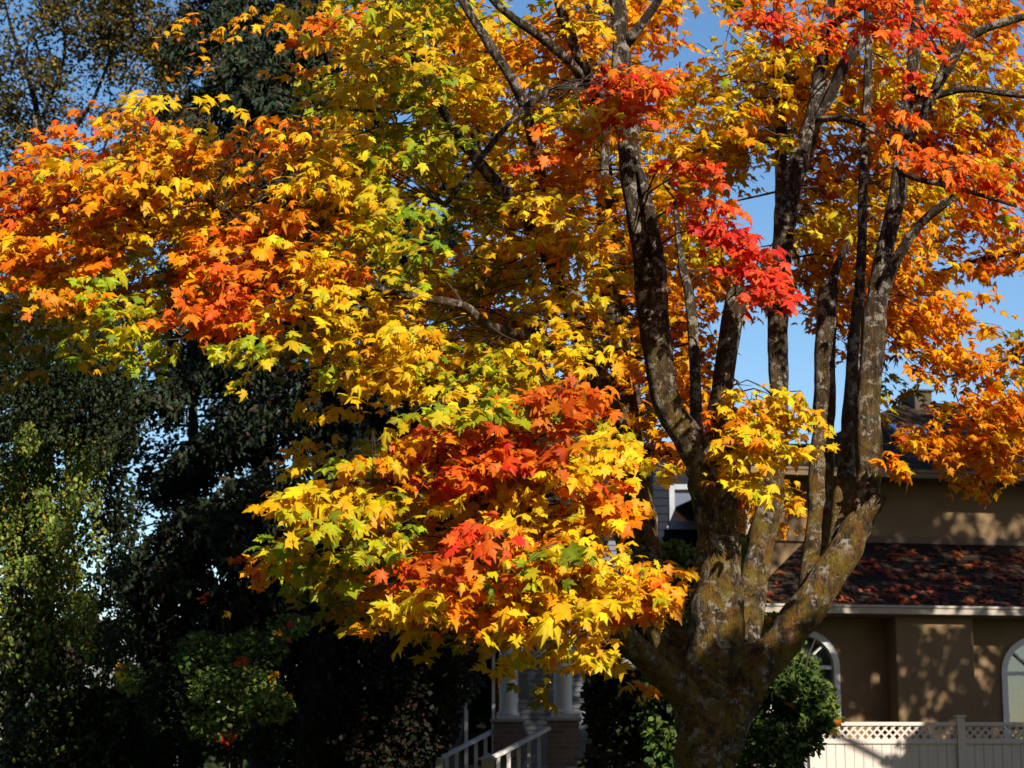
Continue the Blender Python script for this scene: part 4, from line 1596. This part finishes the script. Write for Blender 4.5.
street_maple(7.6, 12.4, 'unseen maple added at the verge to shade the base of the big maple',  # crown blobs set along the sun rays to darken the trunk base
             [(5.9, 12, 7.0, 1.45, 320), (5.4, 12, 6.3, 1.0, 110), (6.6, 12, 7.5, 1.0, 120), (5.0, 12.0, 7.5, .75, 70), (4.75, 12, 8.2, .55, 40), (7.0, 12.0, 8.2, 1.0, 80), (5.9, 12.6, 5.6, 1.1, 70), (8.4, 12.4, 7.2, 1.5, 60), (7.6, 13, 6.0, 1.2, 50)], (), 3.0)
street_maple(11.0, 21.5, 'street maple whose orange outer sprays hang into the right edge of the picture',
             [(12.6, 21, 9.0, 1.5, 40), (12.2, 20.5, 7, 1.3, 26)],
             [([(1090, 395, 22.5, 8), (1024, 402, 22.5, 6), (985, 415, 22.3, 5), (940, 432, 22.2, 3)], 'odd', 34, 16),
              ([(1100, 340, 22.6, 8), (1040, 345, 22.5, 6), (990, 365, 22.4, 4), (930, 380, 22.3, 2)], 'odu', 26, 20),
              ([(1090, 240, 22.6, 8), (1024, 250, 22.6, 6), (970, 262, 22.5, 5), (900, 290, 22.4, 3)], 'do', 26, 22),
              ([(1090, 455, 22.4, 7), (1020, 440, 22.2, 4), (975, 450, 22.1, 3)], 'od', 12, 14)], 2.0)
street_maple(11.6, 24.2, 'unseen street maple beyond the right edge, crown shaped to dapple the brown house',  # crown blobs placed to shade the wall, roof and fence
             [(8.9, 24, 8.4, 1.5, 84), (10.6, 24, 8.6, 1.8, 125), (12.6, 24, 8.2, 1.8, 110), (9.2, 24, 10.4, 1.5, 90), (12.6, 24, 16.2, 1.7, 100), (14.5, 24, 15.8, 1.6, 80), (11, 24, 15.2, 1.4, 80), (11.4, 24, 10.8, 1.7, 100), (13.5, 24, 10.4, 1.7, 80),
              (10.6, 24, 13.0, 1.5, 90), (12.4, 24, 13.6, 1.7, 110), (14.2, 24, 12.8, 1.6, 80), (9.2, 24, 5.4, .9, 240), (10.6, 24, 5.6, .9, 160), (14.5, 24, 7, 1.6, 50)], (), 5.0)


# ================================================================== BACKGROUND TREES
DENS = 2.2


def cluster(L, px, py, rx, ry, d, th, n, code, size, mode='hang', gap=0.0, gs=9.0):
    """small leaves or fronds spread through a volume"""
    n = int(n * DENS)
    a_ = R.uniform(0, 6.283, n)
    r_ = np.sqrt(R.random(n))
    X = px + rx * r_ * np.cos(a_)
    Y = py + ry * r_ * np.sin(a_)
    Dp = d + R.normal(0, th, n)
    u, v = (X - 512) / F, (384 - Y) / F
    dy = cp - v * sp
    t = Dp / dy
    pos = np.stack([u * t, Dp, CZ + (sp + v * cp) * t], 1)
    if gap > 0:
        nz = np.array([mnoise.noise(Vector((q[0] * 1.9, q[1] * 1.2 + 5, q[2] * 2.4))) + 0.5 * mnoise.noise(Vector((q[0] * 5, q[1] * 3, q[2] * 6))) for q in pos])
        keep_ = nz > (gap - 0.5)
        pos = pos[keep_]
    n = len(pos)
    if mode == 'hang':
        nr = R.normal(0, 0.8, (n, 3)) + np.array([0.1, -0.5, 0.35])
        tp = R.normal(0, 0.5, (n, 3)) + np.array([0, 0, -1.0])
    else:
        nr = R.normal(0, 0.7, (n, 3)) + np.array([0.15, -0.4, 0.6])
        tp = R.normal(0, 1.0, (n, 3)) + np.array([0, -0.2, -0.15])
    L.add(pos, nr, tp, size * R.uniform(0.6, 1.3, n), pick(code, n, 0.3))


def bg_tree(name, base_px, d, label, cat, trunk, branches, clusters, leaf, mat, bark, group=None, gz=0.35, crown_name='crown'):
    b = P(base_px, 760, d)
    t = empty(name, (b.x, d, gz), 0, label, cat, group)
    if trunk:
        mb = MB()
        q = stem_pts(trunk)
        q = [(q[0][0], q[0][1], gz - 0.1, q[0][3] * 1.25)] + q
        tube(mb, q, 14, 0.2, 0.12, 0.05, base_px * 0.1)
        mb.build('trunk', bark, t, smooth=True, world=True)
    if branches:
        mb = MB()
        for k, br in enumerate(branches):
            tube(mb, stem_pts(br), 6, 0.25, 0.05, 0.1, k * 1.3)
        mb.build('branches', bark, t, smooth=True, world=True)
    L = Leaves()
    for c in clusters:
        cluster(L, *c)
    L.build(crown_name, leaf, mat, t, (0.95, 0.95, 0.95), (b.x, d, gz))
    return t


def side_branches(x, y0, y1, d, n, lmin, lmax, droop, wd=5):
    o = []
    for k in range(n):
        yy = y0 + (y1 - y0) * (k + R.random()) / n
        s = -1 if k % 2 else 1
        ln_ = R.uniform(lmin, lmax) * s
        o.append([(x, yy, d, wd), (x + ln_ * .5, yy + droop * .25 - 6, d - R.uniform(-.6, .8), wd * .6), (x + ln_, yy + droop, d - R.uniform(-1, 1.4), 1.3)])
    return o


# cedar behind the left sprays
brs = side_branches(325, -40, 640, 26.5, 40, 60, 190, 46)
cl = []
for br in brs:
    for f_ in (0.35, 0.6, 0.85, 1.0):
        x = br[0][0] + (br[2][0] - br[0][0]) * f_
        y = np.interp(f_, [0, .5, 1], [br[0][1], br[1][1], br[2][1]])
        cl.append((x, y + 10, 30, 17, np.interp(f_, [0, .5, 1], [br[0][2], br[1][2], br[2][2]]), .3, 150, 'fir', .15, 'hang', 0.2))
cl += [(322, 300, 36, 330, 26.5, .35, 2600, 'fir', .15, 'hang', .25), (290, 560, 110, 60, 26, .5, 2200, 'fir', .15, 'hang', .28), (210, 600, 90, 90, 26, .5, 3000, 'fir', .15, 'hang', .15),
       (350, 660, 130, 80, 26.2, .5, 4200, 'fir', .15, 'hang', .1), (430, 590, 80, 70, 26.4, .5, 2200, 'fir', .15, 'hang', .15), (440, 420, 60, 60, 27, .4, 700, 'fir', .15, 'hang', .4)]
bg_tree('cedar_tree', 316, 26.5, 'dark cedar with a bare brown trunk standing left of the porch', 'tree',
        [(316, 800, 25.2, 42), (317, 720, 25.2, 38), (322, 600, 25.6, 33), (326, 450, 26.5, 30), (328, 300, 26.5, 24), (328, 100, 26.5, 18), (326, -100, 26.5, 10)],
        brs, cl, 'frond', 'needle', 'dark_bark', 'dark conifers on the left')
# fir further back
brs = side_branches(262, -80, 420, 35, 34, 40, 105, 34, 4)
cl = []
for br in brs:
    for f_ in (0.3, 0.6, 0.9):
        x = br[0][0] + (br[2][0] - br[0][0]) * f_
        y = np.interp(f_, [0, .5, 1], [br[0][1], br[1][1], br[2][1]])
        cl.append((x, y + 8, 26, 14, 35, .4, 120, 'fir', .17, 'hang', 0.2))
cl += [(268, 120, 30, 260, 35, .5, 2200, 'fir', .17, 'hang', .2)]
bg_tree('fir_tree', 262, 35, 'tall dark fir rising behind the orange left sprays to the top of the picture', 'tree',
        [(262, 790, 35, 26), (262, 400, 35, 20), (264, 100, 35, 14), (265, -120, 35, 6)], brs, cl, 'frond', 'needle', 'dark_bark', 'dark conifers on the left')
# weeping birch at the left edge
cl = []
for k in range(80):
    x = R.uniform(-50, 128)
    y0 = R.uniform(300, 600) + max(0, x - 70) * 0.6
    ln_ = R.uniform(30, 95)
    lit_ = x < 105 and 410 < y0 < 600  # sunlit strands painted brighter green, the rest painted as dark shade
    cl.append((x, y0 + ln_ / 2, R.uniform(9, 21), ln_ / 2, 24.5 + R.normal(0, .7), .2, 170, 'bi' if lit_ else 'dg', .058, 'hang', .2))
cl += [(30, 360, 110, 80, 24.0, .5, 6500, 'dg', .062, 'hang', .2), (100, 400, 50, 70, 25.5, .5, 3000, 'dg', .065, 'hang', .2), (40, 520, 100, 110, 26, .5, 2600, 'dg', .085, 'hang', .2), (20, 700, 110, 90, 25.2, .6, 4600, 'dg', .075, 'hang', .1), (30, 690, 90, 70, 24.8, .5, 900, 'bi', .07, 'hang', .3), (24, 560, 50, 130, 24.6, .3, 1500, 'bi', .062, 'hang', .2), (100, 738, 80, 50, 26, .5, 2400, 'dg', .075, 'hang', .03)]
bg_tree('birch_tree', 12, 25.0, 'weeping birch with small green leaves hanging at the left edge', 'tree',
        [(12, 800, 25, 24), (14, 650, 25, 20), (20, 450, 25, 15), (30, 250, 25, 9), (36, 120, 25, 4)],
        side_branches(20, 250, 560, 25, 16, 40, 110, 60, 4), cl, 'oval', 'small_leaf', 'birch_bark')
# olive-leaved tree, sky showing through, upper left
brs = [[(45, 330, 34, 12), (50, 200, 34, 10), (42, 130, 34, 8), (20, 60, 34, 5), (5, 0, 34, 3)], [(46, 190, 34, 6), (80, 120, 34, 5), (110, 60, 34.4, 3), (130, 0, 34.6, 2)],
       [(42, 120, 34, 5), (62, 60, 33.8, 4), (60, 0, 33.6, 3), (66, -50, 33.6, 2)], [(50, 240, 34, 6), (100, 170, 34, 4), (160, 120, 34, 3), (205, 60, 34.2, 2)],
       [(48, 160, 34, 5), (20, 120, 34, 3), (-20, 90, 34, 2)], [(95, 172, 34, 3), (130, 90, 34, 2.4), (175, 30, 34, 2), (210, -20, 34, 1.5)]]
for k in range(34):
    x = R.uniform(-20, 235)
    y = R.uniform(-40, 240)
    ln_ = R.uniform(30, 80)
    an = R.uniform(-2.6, -0.5)
    brs.append([(x, y, 34 + R.normal(0, .6), 3.0), (x + ln_ * .5 * math.cos(an), y + ln_ * .5 * math.sin(an) + 3, 34, 2.0), (x + ln_ * math.cos(an), y + ln_ * math.sin(an) + 10, 34, 1.0)])
cl = []
for br in brs:
    for (x, y, d_, w_) in br[1:]:
        for q in range(3):
            cl.append((x + R.normal(0, 16), y + R.normal(0, 14), R.uniform(12, 26), R.uniform(9, 18), d_ + R.normal(0, .4), .25, 62, 'ol', .082, 'flat', .15))
cl += [(60, 80, 130, 120, 34.5, .8, 2600, 'ol', .08, 'flat', .4), (170, 70, 100, 100, 34.5, .8, 1500, 'dg', .08, 'flat', .42), (20, 280, 80, 70, 34, .6, 3000, 'dg', .085, 'flat', .12), (110, 250, 110, 70, 34, .6, 3000, 'dg', .085, 'flat', .25),
       (40, 420, 60, 120, 34, .6, 2400, 'dg', .1, 'flat', .25)]
bg_tree('broadleaf_tree', 46, 34, 'thin-crowned broadleaf tree with small olive-brown leaves, sky showing through, top left', 'tree',
        [(44, 790, 34, 22), (45, 560, 34, 18), (45, 330, 34, 12)], brs, cl, 'oval', 'small_leaf', 'dark_bark')
# open dark tree with sky gaps between birch and cedar
brs = side_branches(190, 290, 560, 30, 22, 30, 95, 14, 3.5)
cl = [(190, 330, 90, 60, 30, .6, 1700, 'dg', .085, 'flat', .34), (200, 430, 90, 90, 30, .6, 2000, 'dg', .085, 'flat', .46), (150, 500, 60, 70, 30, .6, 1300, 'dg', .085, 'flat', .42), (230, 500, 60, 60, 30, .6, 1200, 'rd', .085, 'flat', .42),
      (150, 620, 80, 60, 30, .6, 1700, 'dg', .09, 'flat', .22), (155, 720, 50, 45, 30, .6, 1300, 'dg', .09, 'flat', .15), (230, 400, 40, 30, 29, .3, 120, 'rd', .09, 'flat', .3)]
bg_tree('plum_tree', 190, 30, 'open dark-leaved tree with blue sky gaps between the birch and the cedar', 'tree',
        [(188, 790, 30, 20), (190, 560, 30, 14), (192, 400, 30, 9), (194, 270, 30, 4)], brs, cl, 'oval', 'small_leaf', 'dark_bark')


# ------------------------------------------------------------------ shrubs
def shrub(name, px, d, label, clusters, leaf, mat, stems=5, extra=None, gz=0.33, top=640):
    b = P(px, 760, d)
    t = empty(name, (b.x, d, gz), 0, label, 'shrub')
    mb = MB()
    for k in range(stems):
        dx = R.uniform(-35, 35)
        tube(mb, [(b.x + R.normal(0, .05), d, gz - .05, .022)] + stem_pts([(px + dx * .5, (760 + top) / 2, d + R.normal(0, .1), 3.2), (px + dx, top + 20, d + R.normal(0, .2), 1.2)]), 6, .2, .05, .05, k)
    mb.build('stems', 'twig', t, world=True)
    L = Leaves()
    for c in clusters:
        cluster(L, *c)
    L.build('foliage', leaf, mat, t, (.95, .95, .95), (b.x, d, gz))
    if extra:
        L2 = Leaves()
        for (x, y, n, code) in extra:
            for k in range(n):
                p = P(x + R.normal(0, 5), y + R.normal(0, 4), d - .45)
                L2.add(np.array([p]), np.array([[.2, -.7, .6]]) + R.normal(0, .3, (1, 3)), np.array([[0, 0, -1.0]]) + R.normal(0, .5, (1, 3)), np.array([.10]), pick(code, 1))
        L2.build('red_leaves', 'maple', 'maple_leaf', t, (.97, .9, .9), (b.x, d, gz))
    return t


shrub('evergreen_shrub', 785, 21.6, 'glossy green shrub with a few orange leaves, between the maple trunk and the cream fence',
      [(785, 700, 40, 42, 21.7, .35, 1300, 'bush', .07, 'flat', .3), (770, 740, 40, 22, 21.6, .3, 700, 'bush', .07, 'flat', .2), (770, 800, 50, 50, 21.6, .3, 1200, 'bush', .07, 'flat', .1)]
      + [(px_, py_, R.uniform(7, 13), R.uniform(9, 16), 21.5 + R.normal(0, .2), .10, 105, 'pale_lit' if R.random() < .4 else 'bush', .068, 'flat', .1)
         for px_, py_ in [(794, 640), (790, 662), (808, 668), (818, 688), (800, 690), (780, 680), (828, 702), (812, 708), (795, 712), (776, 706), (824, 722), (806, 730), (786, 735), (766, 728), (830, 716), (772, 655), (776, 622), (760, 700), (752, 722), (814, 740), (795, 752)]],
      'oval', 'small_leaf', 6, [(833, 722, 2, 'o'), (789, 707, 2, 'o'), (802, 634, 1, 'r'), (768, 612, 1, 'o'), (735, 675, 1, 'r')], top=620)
shrub('bamboo_shrub', 700, 25.0, 'tall pale green shrub with narrow leaves seen on both sides of the maple trunk',
      [(675, 562, 24, 20, 25, .2, 300, 'pale_lit', .10, 'flat', .2), (690, 590, 40, 30, 25, .3, 700, 'pale_lit', .10, 'flat', .2), (745, 560, 8, 24, 25, .15, 120, 'pale_lit', .10, 'flat', .1), (748, 600, 14, 30, 25, .2, 250, 'pale_lit', .1, 'flat', .1), (700, 700, 60, 100, 25, .4, 2600, 'bush', .10, 'flat', .2)],
      'oval', 'small_leaf', 9, None, top=545)
shrub('holly_shrub', 235, 23.4, 'green shrub dotted with red and orange leaves, sunny leaves coloured brighter, at the lower left',  # sun on the middle clusters comes from brighter leaf colour
      [(205, 655, 30, 22, 23.6, .35, 420, 'bush', .075, 'flat', .2), (255, 650, 32, 20, 23.5, .3, 420, 'bush', .075, 'flat', .2), (235, 690, 46, 26, 23.2, .4, 900, 'pale_lit', .07, 'flat', .2), (268, 706, 26, 16, 23.0, .25, 420, 'pale_lit', .08, 'flat', .15),
       (215, 725, 34, 14, 23.2, .3, 380, 'pale_lit', .07, 'flat', .2), (195, 690, 20, 34, 23.6, .3, 400, 'dg', .075, 'flat', .15), (290, 625, 22, 12, 23.4, .25, 130, 'pale_lit', .075, 'flat', .2), (130, 678, 16, 16, 23.4, .3, 120, 'pale_lit', .075, 'flat', .2), (160, 700, 24, 34, 23.8, .3, 340, 'dg', .075, 'flat', .2), (245, 745, 40, 16, 23.6, .3, 300, 'dg', .075, 'flat', .2)],
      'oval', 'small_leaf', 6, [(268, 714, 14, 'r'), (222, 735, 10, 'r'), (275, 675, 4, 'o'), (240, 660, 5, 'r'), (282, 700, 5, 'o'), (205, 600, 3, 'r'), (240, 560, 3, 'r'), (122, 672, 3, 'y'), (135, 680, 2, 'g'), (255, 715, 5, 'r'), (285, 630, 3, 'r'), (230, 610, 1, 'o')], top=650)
shrub('barberry_shrub', 425, 24.6, 'dark red-brown twiggy shrub in shade left of the porch stairs',
      [(420, 660, 60, 60, 24.6, .4, 2400, 'rd', .065, 'flat', .3), (390, 720, 70, 50, 24.6, .4, 2400, 'rd', .075, 'flat', .12), (440, 620, 40, 30, 24.8, .3, 700, 'rd', .075, 'flat', .2)],
      'oval', 'small_leaf', 8, None, top=620)
shrub('laurel_shrub', 620, 25.6, 'dark laurel shrub in deep shade right of the porch pedestal',
      [(630, 700, 46, 60, 25.8, .35, 2600, 'dg', .09, 'flat', .12), (600, 690, 14, 60, 27, .2, 500, 'dg', .09, 'flat', .2), (660, 640, 30, 40, 25.8, .3, 800, 'dg', .09, 'flat', .2), (606, 765, 26, 12, 24.6, .3, 400, 'rd', .07, 'flat', .1)],
      'oval', 'small_leaf', 6, None, top=650)
# far woods closing the street
L = Leaves()
for k in range(46):
    x = R.uniform(-40, 30)
    y = R.uniform(92, 120)
    h = R.uniform(4.2, 7.0)
    n = 420
    v = norm(R.normal(0, 1, (n, 3))) * (R.random((n, 1)) ** .4) * np.array([3.2, 3.0, h / 2])
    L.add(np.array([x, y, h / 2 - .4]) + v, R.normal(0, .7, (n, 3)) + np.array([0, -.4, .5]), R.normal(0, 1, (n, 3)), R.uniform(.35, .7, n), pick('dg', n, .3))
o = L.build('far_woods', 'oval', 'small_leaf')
tag(o, 'dark mass of far trees closing the view at the end of the street', 'woods', None, 'stuff')


# tall unseen conifers added behind the camera to shut off the low sky
def sky_block_conifer(x, y, h, r, label, n=5200):
    t = empty('sky_block_tree', (x, y, 0), 0, label, 'tree', 'conifers added behind the camera to block the low sky')
    mb = MB()
    tube(mb, [(x, y, -.1, .3), (x, y, h * .5, .2), (x, y, h, .03)], 10, .5, .1, .05, x)
    mb.build('trunk', 'dark_bark', t, smooth=True, world=True)
    L = Leaves()
    z = 1.2 + (h - 1.2) * (1 - np.sqrt(1 - R.random(n) * .995))
    rr = r * (1 - z / h) ** .8 * np.sqrt(R.uniform(.15, 1, n)) + .1
    an = R.uniform(0, 6.283, n)
    o_ = np.stack([np.cos(an), np.sin(an), np.zeros(n)], 1)
    pos = np.stack([x + rr * np.cos(an), y + rr * np.sin(an), z], 1)
    L.add(pos, o_ * .5 + np.array([0, 0, .7]) + R.normal(0, .4, (n, 3)), o_ + np.array([0, 0, -.5]) + R.normal(0, .4, (n, 3)), R.uniform(.5, 1.0, n), pick('fir', n, .3))
    L.build('crown', 'frond', 'needle', t, (1, 1, 1), (x, y, 0))


for k, x in enumerate((-30, -23, -16, -9, -3, 4, 10, 17, 24, 31)):
    sky_block_conifer(x, -13.5 + 1.6 * math.sin(k * 2.1), 21 + 2.5 * math.sin(k * 1.7), 4.8, 'unseen conifer added behind the camera to block the low sky')

# clipped hedge in the far dark
for xs_h, lab in ((range(40, 206, 24), 'dark hedge under the birch at the lower left edge'), (range(296, 430, 24), 'dark hedge under the cedar, left of the barberry')):
    hx = P(xs_h[0], 760, 31).x
    hedge = empty('hedge', (hx, 31, .36), 0, lab, 'hedge')
    L = Leaves()
    mb = MB()
    for x in xs_h:
        cluster(L, x, 740 + R.normal(0, 8), 24, 40, 31, .35, 520, 'dg', .10, 'flat', .05)
        q = stem_pts([(x, 700, 31, 2)])[0]
        tube(mb, [(q[0], 31, .3, .02), (q[0] + .05, 31, q[2], .008)], 6, .3, 0, .04, x)
    L.build('foliage', 'oval', 'small_leaf', hedge, (.95, .95, .95), (hx, 31, .36))
    mb.build('stems', 'twig', hedge, world=True)

print('LEAVES', crown.count(), red.count())
